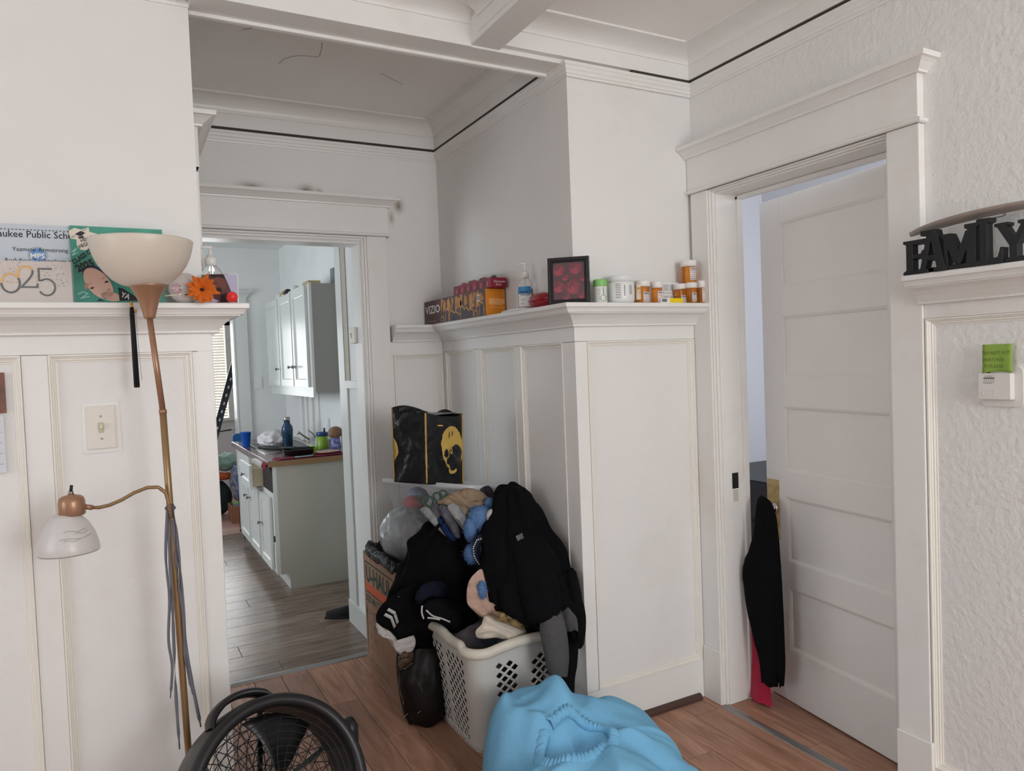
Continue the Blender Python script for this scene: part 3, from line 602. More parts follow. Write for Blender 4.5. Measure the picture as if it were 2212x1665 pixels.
OR = mat('orange_petal', srgb(214,98,22), .6, col2=srgb(236,132,40), vscale=60, bump=.0004, bscale=120)
pm = None
for k in range(34):
    ring = k % 2; a = math.radians(-200+k*400/34*1.0 if k < 14 else -70+ (k-14)*14); l = (.038 if ring else .045)*(1+.1*math.sin(k*5)); wd = .0075
    if pm is None:
        G = [[Vector((s/8, (q/2-1)*wd/.037*math.sin(min(1,(s+.6)/8)*math.pi*.93)**.7*(1), .10*math.sin(s/8*2.6)-.06*abs(q/2-1))) for q in range(5)] for s in range(9)]
        o = obj('petal', MB().grid(G), OR, t); pm = o.data
    else: o = bpy.data.objects.new('petal', pm); COL.objects.link(o); o.parent = t
    d = Vector((math.cos(a), -.45-.35*(k % 3)*.5, math.sin(a))).normalized(); up = Vector((0,-1,0)); z = (up - d*up.dot(d)).normalized(); y = z.cross(d)
    o.matrix_local = Matrix(((d.x*l, y.x*.037, z.x*.037, 0), (d.y*l, y.y*.037, z.y*.037, 0), (d.z*l, y.z*.037, z.z*.037, 0), (0,0,0,1)))
obj('flower_head', MB().lathe([(0,-.006),(.006,-.004),(.009,0),(.007,.004),(0,.006)], n=16), mat('dark_flower_centre', srgb(70,34,20), .8), t)
obj('stem', MB().tube([(0,.004,-.004),(-.02,.004,-.012),(-.043,0,-.0135)], .0014, 8), mat('dark_stem', srgb(40,40,34), .6), t)
pa, pb = at(431,583,'y',2.22), at(511,592,'y',2.20)
t, U, V, N, w, h = card('photo_print', 'small white-bordered photo print leaning behind the orange flower', 'photo', ((pa.x, 2.222),(pb.x+.002, 2.196)), 1.543, 1.629, WHITEP, th=.0006, tiltback=.08)
b = MB().poly([(.004,.004),(w-.004,.004),(w-.004,h-.004),(.004,h-.004)], (0,0,0), U, V, N, .0002, .0004)
for m_, pts in ((3, [(.62,.98),(.98,.98),(.98,.30),(.80,.42),(.72,.70)]), (1, [(.30,.86),(.36,.50),(.50,.34),(.62,.42),(.70,.66),(.60,.86),(.45,.94)]), (2, [(.20,.99),(.74,.99),(.64,.84),(.48,.90),(.32,.86)]), (2, [(.38,.52),(.50,.38),(.58,.46),(.50,.56)]), (3, [(.05,.45),(.30,.20),(.48,.10),(.36,.05),(.05,.05)]), (4, [(.03,.98),(.20,.97),(.14,.80),(.03,.78)]), (2, [(.52,.30),(.75,.38),(.70,.06),(.50,.06)])):
    b.poly([(a_*w, c_*h) for a_, c_ in pts], (0,0,0), U, V, N, .0004+.0001*m_, .0007+.0001*m_, m_)
obj('picture', b, [mat('print_plum', srgb(96,62,66), .4), mat('print_brown', srgb(116,72,62), .4), mat('print_dark', srgb(46,28,30), .4), mat('print_lavender', srgb(190,188,214), .4), mat('print_green', srgb(110,112,90), .4)], t)
bc = at(501, 637, 'y', 2.150)
tag(obj('ball', MB().lathe([(.0152*math.sin(k*math.pi/14), -.0152*math.cos(k*math.pi/14)) for k in range(15)], n=28), mat('coral_red_rubber', srgb(238,58,56), .35), loc=(bc.x, 2.150, 1.5422+.0152)), 'small bright red ball at the end of the left plate rail', 'ball')
# pump bottles
PUMPW = mat('white_pump_plastic', srgb(232,230,224), .35)
def pump_bottle(label, x, y, rz, bodymat, liquid, lab, labtext, r=.029, ht=.118, squash=.72):
    t = thing('pump_bottle', label, 'bottle', (x, y, 1.5422), rot=(0,0,rz)); S = Matrix.Diagonal((1, squash, 1))
    obj('bottle', MB().lathe([(0,0),(r*.9,0),(r,.004),(r,ht*.72),(r*.93,ht*.82),(r*.7,ht*.93),(r*.42,ht*.985),(r*.40,ht+.004),(0,ht+.004)], n=32, mat=S), bodymat, t)
    if liquid: obj('liquid', MB().lathe([(0,.003),(r*.86,.003),(r*.95,.006),(r*.95,ht*.66),(0,ht*.66)], n=32, mat=S), liquid, t)
    obj('collar', MB().lathe([(r*.46,ht-.002),(r*.52,ht-.001),(r*.52,ht+.020),(r*.46,ht+.022),(r*.36,ht+.023),(r*.34,ht+.029),(0,ht+.029)], n=24), PUMPW, t)
    obj('pump', MB().tube([(0,0,ht+.026),(0,0,ht+.052)], .0042, 12).tube([(.006,0,ht+.052),(-.010,0,ht+.054),(-.020,0,ht+.053),(-.0245,0,ht+.048)], [.0052,.0042,.0034,.0024], 10), PUMPW, t)
    obj('dip_tube', MB().tube([(0,0,ht),(0.002,0,.01)], .0018, 8), PUMPW, t)
    if lab:
        b = MB(); G = []
        def arcp(a, z, e=.0006): return Vector(((r+e)*math.sin(a), -(r+e)*squash*math.cos(a), z))
        for i in range(9): a = -.95+i*1.9/8; G.append([arcp(a, .014), arcp(a, ht*.50), arcp(a, ht*.505), arcp(a, ht*.72)])
        b.grid(G); b.m = [0 if (k % 3) == 0 else 1 for k in range(len(b.f))]
        obj('label', b, [WHITEP, mat('label_blue', srgb(60,140,200), .4)], t)
        for s_, z_, sz in labtext:
            b = MB().text(s_, (-.014, -(r*squash)-.0012, z_), (1,0,0), Z3, (0,-1,0), sz, bold=.01); obj('lettering', b, INK, t)
    return t
CLEAR = mat('clear_bottle_plastic', (.96,.97,.97), .06, trans=1.0, ior=1.25, alpha=.55)
GEL = mat('clear_gel', (.88,.90,.88), .05, trans=.9, ior=1.3, alpha=.5)
AMBG = mat('warm_clear_gel', srgb(206,176,150), .15, trans=.35, ior=1.3)
pb_ = at(455, 560, 'y', 2.335)
t = pump_bottle('clear pump bottle at the alcove end of the left plate rail', pb_.x, 2.335, 0.0, CLEAR, GEL, False, (), r=.033, ht=.126)
obj('label', MB().poly([(.004,.040),(.022,.040),(.020,.066),(.006,.060)], (0,-.0245,0), (1,0,0), Z3, (0,-1,0), 0, .0006), mat('label_blue', srgb(50,150,215), .4), t)
# tassel
tx = at(284, 655, 'y', 2.146)
t = thing('graduation_tassel', 'black graduation tassel with gold clasp hanging from the left plate rail', 'tassel', (tx.x, 2.148, 1.543))
obj('clasp', MB().lathe([(0,.002),(.0030,.002),(.0034,-.012),(.0040,-.014),(0,-.014)], n=14), GOLD, t)
obj('cord', MB().tube([(0,.02,.003),(0,.004,.003),(0,0,.001),(0,0,-.004)], .0016, 8), INK, t)
b = MB()
for k in range(46):
    a = k*2.4; r = .0052*math.sqrt(k/46); p = (r*math.cos(a), r*math.sin(a)*.7)
    b.tube([(p[0]*.7, p[1]*.7, -.013), (p[0]*1.0, p[1], -.03), (p[0]*1.15+.001, p[1]*1.1, -.12), (p[0]*1.25+.002, p[1]*1.1, -.218-.006*rng.random())], .0011, 4)
o = obj('fringe', b, mat('black_tassel_thread', (.012,.012,.014), .7), t); o['kind'] = 'stuff'
obj('tag', MB().lathe([(0,0),(.003,0),(.003,.008),(0,.008)], c=(.0085,-.002,-.028), n=10), GOLD, t)
obj('cord', MB().tube([(.008,-.001,-.02),(.010,-.001,-.08),(.012,-.001,-.15),(.0145,-.001,-.205)], .0004, 5), INK, t)

# ================================================================== FAN
FC = Vector((.305,1.795,.337)); fn = Vector((.27,-.84,.46)).normalized(); fx = Vector((.98,.19,0)).normalized(); fx = (fx-fn*fx.dot(fn)).normalized(); fy = fn.cross(fx)
if fy.z < 0: fy = -fy; fx = fy.cross(fn)
fx = fy.cross(fn)
fan = thing('floor_fan', 'black round high-velocity floor fan tilted upwards in front of the lamp', 'fan', FC)
FM = Matrix((fx, fy, fn)).transposed()
rot = FM.to_4x4(); R0 = .230
FANB = mat('black_fan_plastic', (.009,.009,.010), .38, bump=.00015, bscale=250)
hd = obj('housing', MB().lathe([(R0-.024,-.150),(R0-.014,-.152),(R0-.002,-.12),(R0+.002,-.05),(R0,-.02),(R0-.001,-.006),(R0-.008,.004),(R0-.018,.006),(R0-.028,.001),(R0-.033,-.010),(R0-.030,-.030),(R0-.026,-.14)], n=96, closed=True), FANB, fan); hd.matrix_local = rot
g = MB(); ri = R0-.032
for k in range(24):
    a = 2*math.pi*k/24; pts = []
    for q in range(7):
        r = .045+(ri-.045)*q/6; an = a+.35*(1-q/6); pts.append((r*math.cos(an), r*math.sin(an), -.012+.018*(1-(q/6)**2)))
    g.tube(pts, .0009, 4, caps=False)
for q in range(9):
    r = .055+(ri-.055)*q/8.6; g.tube(torus_pts((0,0,-.013+.018*(1-(r/ri)**2)), r, 48, (1,0,0), (0,1,0)), .0011, 4, caps=False)
o = obj('front_grille', g, FANB, fan); o.matrix_local = rot; o['kind'] = 'stuff'
g = MB()
for k in range(30):
    z = -.146; RR = (.05,.08,.11,.14,.168,R0-.022); dl = math.pi/30
    for q in range(5):
        a = 2*math.pi*k/30+(q % 2)*dl
        for s_ in (-1, 1): g.tube([(RR[q]*math.cos(a), RR[q]*math.sin(a), z), (RR[q+1]*math.cos(a+s_*dl), RR[q+1]*math.sin(a+s_*dl), z)], .0013, 4, caps=False)
for r in (.05,.08,.11,.14,.168,.195): g.tube(torus_pts((0,0,-.146), r, 40, (1,0,0), (0,1,0)), .0013, 4, caps=False)
for k in range(6):
    a = k*math.pi/3+.3; g.box((0,-.006,-.150), (R0-.022,.006,-.142), mat=Matrix.Rotation(a,3,'Z'))
o = obj('rear_grille', g, FANB, fan); o.matrix_local = rot; o['kind'] = 'stuff'
for k in range(3):
    G = []
    for i in range(10):
        r = .04+.150*i/9; row = []
        for j in range(7):
            a = 1.05+k*2*math.pi/3 + (j/6-.5)*(.75+.35*i/9) + .25*i/9; row.append((r*math.cos(a), r*math.sin(a), -.060+.045*(j/6-.5)))
        G.append(row)
    o = obj('blade', MB().grid(G), mat('dark_blade_plastic', (.010,.010,.011), .35) if k == 0 else bpy.data.materials['dark_blade_plastic'], fan, solid=.002); o.matrix_local = rot
o = obj('hub', MB().lathe([(0,.012),(.02,.011),(.036,.006),(.042,-.004),(.044,-.03),(.05,-.05),(.05,-.12),(0,-.12)], n=40), FANB, fan); o.matrix_local = rot
# carrying handle moulded at the top of the housing, turned a little to the left
pts = []; a0 = math.radians(103)
for q in range(17):
    a = a0-.36+.72*q/16; rr = R0-.004+.030*math.sin(math.pi*q/16)**.6; pts.append((rr*math.cos(a), rr*math.sin(a), -.046-.02*math.sin(math.pi*q/16)))
G = []
for i, p in enumerate(pts):
    d = Vector((p[0],p[1],0)).normalized(); P0_ = Vector(p)
    G.append([P0_-d*.008+Vector((0,0,-.022)), P0_+d*.002+Vector((0,0,-.026)), P0_+d*.008+Vector((0,0,-.018)), P0_+d*.010+Vector((0,0,.020)), P0_+d*.004+Vector((0,0,.030)), P0_-d*.006+Vector((0,0,.028)), P0_-d*.009])
o = obj('handle', MB().grid(G, closed_u=True), FANB, fan); o.matrix_local = rot
# stand
kr = FM @ Vector((R0*math.cos(.38)+.004, R0*math.sin(.38), -.045)); kl = FM @ Vector((-R0*math.cos(.38)-.004, R0*math.sin(.38), -.045))
for p, s in ((kr,1), (kl,-1)):
    d = (FM @ Vector((s,0,0)))
    obj('pivot_knob', MB().tube([p-d*.006, p+d*.006, p+d*.020, p+d*.026], [.026,.031,.029,.018], 24), FANB, fan)
zb = -FC.z+.014; q1 = kr+Vector((.025,.01,0)); q2 = kl+Vector((-.025,0,0))
obj('stand', MB().tube([q2, Vector((q2.x,q2.y,-.2)), Vector((q2.x+.02,q2.y-.03,zb+.02)), Vector((q2.x+.06,q2.y-.06,zb)), Vector((q1.x-.06,q1.y-.06,zb)), Vector((q1.x-.02,q1.y-.03,zb+.02)), Vector((q1.x,q1.y,-.2)), q1], .012, 12), FANB, fan)
obj('stand', MB().tube([Vector((q2.x+.03,q2.y+.12,zb)), Vector((q2.x+.03,q2.y-.14,zb))], .012, 12).tube([Vector((q1.x-.03,q1.y+.12,zb)), Vector((q1.x-.03,q1.y-.14,zb))], .012, 12), FANB, fan)
# ================================================================== SHELF OBJECTS, MIDDLE
ZS = 1.5425
# sound bar box
t = thing('soundbar_box', 'long sound bar carton with flame print and orange end on the plate rail', 'box', (1.346,2.70,ZS))
WH = .112; DP = .092; LN = .667
obj('carton', MB().box((0,0,0), (DP,LN,WH)), mat('carton_dark_plum', srgb(74,56,62), .5, col2=srgb(110,66,58), vscale=7), t, bevel=.001)
obj('carton_end', MB().box((.001,-.0008,.002), (DP-.001,.001,WH-.002)).poly([(.016,.045),(.070,.043),(.088,.049),(.088,.066),(.050,.072),(.016,.070)], (0,-.001,0), (1,0,0), Z3, (0,-1,0), 0, .0003, 1).poly([(.022,.034),(.086,.030),(.086,.033),(.022,.037)], (0,-.001,0), (1,0,0), Z3, (0,-1,0), 0, .0003, 1), [mat('orange_carton_end', srgb(226,140,32), .45), mat('light_orange_print', srgb(240,178,110), .45)], t)
FU, FV, FN = (0,-1,0), Z3, (-1,0,0); FO = (0,LN,0)
b = MB().text('VIZIO', (0,LN-.010,.052), FU, FV, FN, .052, sx=1.35, bold=.02); obj('lettering', b, mat('white_lettering', srgb(236,230,228), .5), t)
b = MB(); fl_ = []
for k in range(10):
    u = .215+k*.046+.016*math.sin(k*7); wd = .012+.007*((k*5) % 4)/1.5; hh = .026+.020*((k*7) % 4)/2
    pts = [(u-wd,0.003)]+[(u+wd*math.cos(math.pi-q*math.pi/8), hh*.55+hh*.45*math.sin(q*math.pi/8)) for q in range(9)]+[(u+wd,0.003)]
    b.poly([(max(.19,min(LN-.004,a)),c) for a, c in pts], FO, FU, FV, FN, .0009, .0012, 1)
    pts2 = [(u-wd-.004,.003)]+[(u+(wd+.004+.003*math.sin(q*4))*math.cos(math.pi-q*math.pi/10), hh*.56+(hh*.48+.006*(q % 2))*math.sin(q*math.pi/10)) for q in range(11)]+[(u+wd+.004,.003)]
    b.poly([(max(.19,min(LN-.003,a)),c) for a, c in pts2], FO, FU, FV, FN, .0004, .0007, 0)
for k in range(12):
    u = .20+k*.038+.012*math.sin(k*5); z0 = .046+.026*math.sin(k*3.1)
    b.poly([(u,z0),(u+.010+.02*(k % 3),z0+.012),(u+.030,.108-.012*(k % 2)),(u+.004,.109-.006*(k % 3))], FO, FU, FV, FN, .0001, .0003, 2)
b.poly([(LN-.075,.062),(LN-.050,.062),(LN-.048,.090),(LN-.073,.092)], FO, FU, FV, FN, .0013, .0016, 3)
for k in range(6): b.poly([(LN-.071+k*.0035,.068),(LN-.0695+k*.0035,.068),(LN-.0690+k*.0035,.086),(LN-.0705+k*.0035,.086)], FO, FU, FV, FN, .0017, .0019, 4)
obj('printed_flames', b, [mat('gold_flame_print', srgb(232,178,84), .5), mat('dark_crowd_print', srgb(62,52,62), .5), mat('ochre_flame_print', srgb(176,116,60), .5, col2=srgb(214,160,80), vscale=30), WHITEP, INK], t)
obj('lettering', MB().text('46mm OLED Class 36in  Sound', (0,LN-.016,.012), FU, FV, FN, .009), mat('pale_small_print', srgb(190,180,180), .5), t)
# chocolate carton on top
t = thing('chocolate_box', 'red chocolate carton lying on top of the sound bar carton', 'box', (1.356,2.665,ZS+WH+.0005))
obj('carton', MB().box((0,0,0), (.075,.37,.040)), mat('crimson_carton', srgb(150,22,50), .4, col2=srgb(110,14,40), vscale=14), t, bevel=.001)
obj('carton_end', MB().text('Cherrydale', (.012,-.0004,.020), (1,0,0), Z3, (0,-1,0), .012, shear=.3).text('Farms', (.022,-.0004,.008), (1,0,0), Z3, (0,-1,0), .011, shear=.3), WHITEP, t)
b = MB()
for k in range(11):
    u = .03+k*.031; b.poly([(u+.006*math.cos(q), .016+.012*math.sin(q)*(1+.2*(k % 2))) for q in [i*.6283 for i in range(10)]], (0,.37,0), (0,-1,0), Z3, (-1,0,0), .0002, .0005, k % 2)
obj('printed_shapes', b, [mat('pink_print', srgb(204,110,120), .5), mat('dark_red_print', srgb(90,10,30), .5)], t)
# crumpled clear bags
def crumple(name, label, cat, c, ex, ey, ez, m, seed, n=18, amp=.4, parts=()):
    t = thing(name, label, cat, c); G = []
    for i in range(n+1):
        th = math.pi*i/n; row = []
        for j in range(2*n):
            ph = math.pi*j/n; d = Vector((math.sin(th)*math.cos(ph), math.sin(th)*math.sin(ph), math.cos(th)))
            r = 1+amp*(noise.ridged_multi_fractal(d*1.6+Vector((seed,0,0)), 1.0, 2.1, 4, 1.0, 2.0)-1.1)*.5
            row.append((d.x*ex*r, d.y*ey*r, ez+d.z*ez*max(.4,r) if d.z > 0 else ez+d.z*ez))
        G.append(row)
    obj('film', MB().grid(G, closed_u=True), m, t); return t
t = crumple('plastic_bag', 'crumpled clear bag of wrapped sweets on the red chocolate carton', 'bag', (1.395,2.86,ZS+WH+.0412), .034, .20, .013, CLEARP, 3)
b = MB()
for k in range(9):
    a = MB().lathe([(.0,-.006),(.010,-.003),(.012,.002),(.006,.006),(0,.007)], c=(.01*math.sin(k*2), -.15+k*.036, .009), n=9, m=k % 3); b.v, b.f, b.m, b.s = (b.v+a.v, b.f+[tuple(i+len(b.v) for i in f) for f in a.f], b.m+a.m, b.s+a.s)
o = obj('sweets', b, [mat('silver_green_foil', srgb(120,140,120), .3, metal=.5), WHITEP, mat('rose_foil', srgb(190,120,120), .3, metal=.3)], t); o['kind'] = 'stuff'
# right pump bottle
t = pump_bottle('pump bottle of hand sanitizer with blue and white label beside the sound bar carton', 1.392, 2.445, math.radians(-42), CLEAR, AMBG, True, (('HAND', .066, .010), ('SANITIZER', .056, .008), ('kills germs', .040, .004), ('8 fl oz', .024, .005)), r=.030, ht=.125, squash=.75)
tag(obj('white_tray', MB().poly([(0,0),(.035,-.004),(.040,.17),(.012,.20),(-.008,.10)], (1.352,2.40,ZS), (1,0,0), (0,1,0), Z3, 0, .0085), mat('white_tray_plastic', srgb(228,228,230), .3), bevel=.003), 'thin white flat tray lying in front of the right pump bottle', 'tray')
# red clam case
t = thing('glasses_case', 'glossy dark red clam case beside the black picture frame', 'case', (1.385,2.318,ZS))
RED = mat('dark_red_gloss', srgb(150,14,32), .22, coat=.4)
S = Matrix.Diagonal((.46,1,1))
S2 = Matrix.Rotation(math.radians(0),3,'Z') @ S
obj('shell', MB().lathe([(0,0),(.040,.001),(.062,.008),(.072,.020),(.074,.0245),(0,.0245)], n=48, mat=S2), RED, t)
obj('shell', MB().lathe([(0,.0255),(.075,.0255),(.074,.032),(.064,.044),(.045,.052),(.02,.0555),(0,.056)], n=48, mat=S2), RED, t)
obj('clasp', MB().tube([(-.034,-.016,.024),(-.0375,-.006,.018),(-.0375,.006,.018),(-.034,.016,.024)], .0018, 8), RED, t)
# rose picture frame standing across the corner
p1 = Vector((1.352,2.215,ZS)); p2 = Vector((1.462,2.118,ZS)); U = (p2-p1); w = U.length; U.normalize(); N = Vector((U.y,-U.x,0)); h = .166; V = (Vector(Z3)-N*.06).normalized()
t = thing('picture_frame', 'small black framed picture of dark red roses standing at the shelf corner', 'picture', p1)
BF = mat('black_frame_lacquer', (.018,.017,.02), .28)
obj('frame', MB().sweep([(0,0),(0,h),(w,h),(w,0)], [(0,-.018),(0,0),(.004,.003),(.010,.002),(.013,-.003),(.016,-.003),(.018,-.006),(.018,-.018)], (0,0,0), U, V, N, closed=True), BF, t)
obj('backing', MB().poly([(.012,.012),(w-.012,.012),(w-.012,h-.012),(.012,h-.012)], (0,0,0), U, V, N, -.016, -.009), mat('dark_rose_ground', srgb(60,22,34), .35, col2=srgb(92,30,44), vscale=30), t)
b = MB(); rs = [mat('rose_red_a', srgb(134,30,52), .4), mat('rose_red_b', srgb(98,18,38), .4), mat('rose_red_c', srgb(160,48,70), .4)]
for (rx, ry, rr) in ((.038,.122,.021), (.098,.126,.022), (.036,.062,.021), (.088,.060,.026), (.060,.095,.012), (.125,.09,.012), (.064,.026,.013), (.118,.03,.012)):
    for q in range(7):
        r = rr*(1-q/7.5); off = .0016*q
        cxx, cyy = rx*w/.147+off*math.cos(q*2.2)*.6, ry+off*math.sin(q*2.2)*.6
        pts = [(min(w-.018,max(.018,cxx+r*(1+.10*math.sin(k*1.9+q*2))*math.cos(k*.449))), min(h-.018,max(.018,cyy+r*(1+.10*math.cos(k*2.1+q))*math.sin(k*.449)))) for k in range(14)]
        b.poly(pts, (0,0,0), U, V, N, -.009+.0003*q, -.0088+.0003*q, q % 3)
o = obj('printed_roses', b, rs, t); o['kind'] = 'stuff'
obj('glass', MB().poly([(.016,.016),(w-.016,.016),(w-.016,h-.016),(.016,h-.016)], (0,0,0), U, V, N, -.0062, -.0058), mat('picture_glass', (1,1,1), .08, alpha=.03, spec=.6), t)
# small white dental box with twin green loops bottle
YS = 2.140
def X_(px, y=YS): return at(px, 640, 'y', y).x
t = thing('vitamin_bottle', 'green-capped white bottle with green loop print beside the rose picture', 'bottle', (X_(1297), YS, ZS))
obj('bottle', MB().lathe([(0,0),(.023,0),(.0245,.003),(.0245,.058),(.022,.061),(0,.061)], n=32), mat('white_bottle_plastic', srgb(222,224,218), .35), t)
obj('cap', MB().lathe([(.0238,.060),(.0248,.062),(.0248,.080),(.023,.084),(.0,.085)], n=32), mat('light_green_cap', srgb(132,196,112), .4), t)
b = MB()
def ring_on(b, r, pts, rad, m=0):
    b.tube([(r*math.sin(a), -r*math.cos(a), z) for a, z in pts], rad, 5, m)
ring_on(b, .0248, [(-.15+.42*math.cos(k*.3927), .018+.011*math.sin(k*.3927)) for k in range(17)], .0010)
ring_on(b, .0248, [(-.15,.029),(-.15,.056)], .0012)
obj('loop_print', b, mat('green_print', srgb(96,160,96), .5), t)
b = MB()
for k in range(7): ring_on(b, .0246, [(-.95,.012+.006*k),(-.8,.012+.006*k),(-.66,.012+.006*k)], .0007); ring_on(b, .0246, [(.35,.012+.006*k),(.6,.012+.006*k),(.85,.012+.006*k)], .0007)
obj('small_print', b, mat('grey_print', srgb(110,114,112), .6), t)
# white tub
t = thing('white_tub', 'wide white supplement tub with screw lid between green-capped bottle and amber bottles', 'tub', (X_(1340), 2.138, ZS))
TUBW = mat('white_tub_plastic', srgb(226,228,226), .3)
obj('tub', MB().lathe([(0,0),(.040,0),(.047,.004),(.0495,.012),(.0495,.070),(.046,.076),(0,.076)], n=48), TUBW, t)
lid = MB().lathe([(.046,.076),(.0485,.077),(.0485,.094),(.046,.0975),(0,.0985)], n=48)
obj('lid', lid, TUBW, t)
g = MB()
for k in range(60): a = k*math.tau/60; g.box((.0478*math.cos(a)-.0008,.0478*math.sin(a)-.0008,.079), (.0478*math.cos(a)+.0008+.0012*math.cos(a),.0478*math.sin(a)+.0008+.0012*math.sin(a),.093))
o = obj('ribbing', g, TUBW, t); o['kind'] = 'stuff'
b = MB()
for k in range(9): ring_on(b, .0496, [(-1.0,.018+.006*k),(-.85,.018+.006*k),(-.62,.018+.006*k)], .0008)
for k in range(9): ring_on(b, .0496, [(-.38,.026+.0042*k),(-.30,.026+.0042*k)], .0009 if k % 2 else .0014)
for k in range(4): ring_on(b, .0496, [(.05+.07*k,.030),(.05+.07*k,.062)], .0005)
obj('small_print', b, INK, t)
# little clear sachet with yellow print
t = thing('sachet', 'small sachet with yellow lettering leaning between the tub and an amber bottle', 'sachet', (X_(1366), 2.10, ZS))
U = Vector((.9,-.1,.0)).normalized(); N = Vector((-.1,-.9,0)).normalized()
obj('film', MB().poly([(0,.012),(.020,.014),(.024,.066),(.002,.068)], (0,.018,0), U, Z3, N, 0, .0015), mat('cream_sachet', srgb(214,204,184), .4), t)
b = MB().text('MS', (.002,.016,.048), U, Z3, N, .014, bold=.03); b.text('OVER 50', (.003,.016,.036), U, Z3, N, .0055); obj('lettering', b, mat('mustard_print', srgb(196,158,50), .5), t)
# amber prescription bottles
AMB = mat('amber_plastic', (.92,.36,.06), .12, trans=.75, ior=1.3, subs=0)
RXCAP = mat('white_rx_cap', srgb(232,228,224), .4)
def rx(label, x, y, z, r, h, caph, lab=(.25,.75), lsz=.006, rot=0.0, tilt=0.0, words=('TAKE ONE TABLET','BY MOUTH DAILY','Qty 30'), print_m=None):
    t = thing('pill_bottle', label, 'bottle', (x, y, z), rot=(0,tilt,rot), group='prescription bottles on the middle plate rail')
    obj('vial', MB().lathe([(0,0),(r*.94,0),(r,.0025),(r,h-.004),(r*.96,h),(0,h)], n=32), AMB, t)
    g = MB().lathe([(r*1.02,h-.006),(r*1.12,h-.004),(r*1.13,h+caph-.004),(r*1.05,h+caph),(0,h+caph)], n=32)
    obj('cap', g, RXCAP, t)
    G = []
    for i in range(11):
        a = -.55+i*1.7/10; G.append([((r+.0004)*math.sin(a), -(r+.0004)*math.cos(a), h*q) for q in (lab[0], lab[1])])
    obj('label', MB().grid(G), mat('rx_label', srgb(226,216,212), .5) if 'rx_label' not in bpy.data.materials else bpy.data.materials['rx_label'], t, solid=.0004)
    b = MB()
    n = 6
    for k in range(n):
        z_ = h*(lab[1]-(lab[1]-lab[0])*(k+.8)/(n+.6)); a1 = .1+.55*((k*37 % 7)/7)
        ring_on(b, r+.0008, [(-.42,z_),(-.2,z_),(0,z_),(a1*.6,z_),(a1+.2,z_)], .00055 if k else .0011)
    obj('small_print', b, print_m or INK, t)
    b2 = MB()
    for q, s_ in enumerate(words[:1]): b2.text(s_, (-.35*r, -(r+.0013), h*(lab[1]-.12)), (1,0,0), Z3, (0,-1,0), lsz*.5)
    obj('lettering', b2, INK, t)
    return t
rx('large amber pill bottle, first to the right of the white tub', X_(1388,2.13), 2.13, ZS, .0255, .066, .017, (.05,.60))
rx('amber pill bottle with pinkish label, second to the right of the white tub', X_(1419,2.125), 2.125, ZS, .0205, .062, .018, (.05,.72), print_m=mat('red_print', srgb(170,70,70), .5))
rx('tilted amber pill bottle behind the yellow box', X_(1470,2.150), 2.150, ZS, .0215, .062, .015, (.02,.52), tilt=math.radians(-5))
rx('amber pill bottle upright beneath the stacked one', X_(1493,2.128), 2.128, ZS, .0205, .064, .0155, (.10,.62))
rx('amber pill bottle stacked on top of two others', X_(1489,2.136), 2.136, ZS+.0798, .0265, .066, .018, (.12,.86))
t = rx('slender dark amber pill bottle at the right end of the shelf', X_(1515,2.125), 2.125, ZS, .0165, .066, .021, (.08,.88), print_m=mat('gold_print', srgb(190,160,60), .5))
# blister packs and yellow box
t = thing('blister_pack', 'white folding blister card leaning behind the pill bottles', 'medicine', (X_(1427,2.172), 2.172, ZS))
w_ = X_(1466,2.172)-X_(1427,2.172)
t_b = MB().box((-.02,-.002,0), (w_,.001,.085)).box((-.02,-.003,.043), (w_,-.002,.0445), 1); obj('card', t_b, [WHITEP, mat('grey_fold', srgb(150,150,150), .5)], t)
for a in range(4):
    for c_ in range(2):
        o = obj('blister', MB().poly([(-.018+a*.030,.010+c_*.042),(.006+a*.030,.010+c_*.042),(.006+a*.030,.034+c_*.042),(-.018+a*.030,.034+c_*.042)], (0,-.002,0), (1,0,0), Z3, (0,-1,0), 0, .0025), mat('grey_blister', srgb(196,196,198), .35) if 'grey_blister' not in bpy.data.materials else bpy.data.materials['grey_blister'], t, bevel=.001)
t = thing('medicine_box', 'small white box with a yellow end and barcode in front of the pill bottles', 'box', (X_(1428,2.102), 2.102, ZS))
x1 = X_(1447,2.102)-X_(1428,2.102); x2 = X_(1475,2.102)-X_(1428,2.102)
obj('carton', MB().box((0,0,0), (x1,.018,.018)), WHITEP, t, bevel=.0008)
obj('yellow_end', MB().box((x1,0,0), (x2,.018,.018)), mat('bright_yellow', srgb(236,208,20), .4), t, bevel=.0008)
b = MB()
for k in range(9): b.box((.004+k*.0026,-.0004,.004), (.0052+k*.0026+(.0006 if k % 3 else 0),0,.015))
obj('barcode', b, INK, t)
# ================================================================== RIGHT WALL
# FAMILY sign
t = thing('family_sign', 'black cut-out wooden word sign reading FAMILY on the right plate rail', 'sign', (1.915,1.256,ZS))
SB = mat('black_painted_wood', (.009,.010,.012), .45, bump=.0003, bscale=120)
U, V, N = Vector((0,-1,0)), Vector(Z3), Vector((-1,0,0))
def letter(polys, u0, h, wd, th0=-.014, th1=.012, z0=0):
    b = MB()
    for k, p in enumerate(polys): b.poly([((u0+a*wd)*.88, z0+c*h*.97) for a, c in p], (0,0,0), U, V, N, th0-.0004*k, th1+.0004*k)
    obj('letter', b, SB, t, bevel=.0015)
F_ = [[(0,0),(.50,0),(.50,.09),(.40,.12),(.40,.88),(.50,1),(0,1),(0,.92),(.12,.88),(.12,.12),(0,.09)], [(.40,.86),(.86,.86),(.90,.72),(1.0,.72),(1.0,1),(.40,1)], [(.40,.44),(.72,.46),(.78,.36),(.84,.36),(.84,.68),(.78,.68),(.72,.58),(.40,.58)], [(0,0),(.95,0),(.95,.07),(0,.07)]]
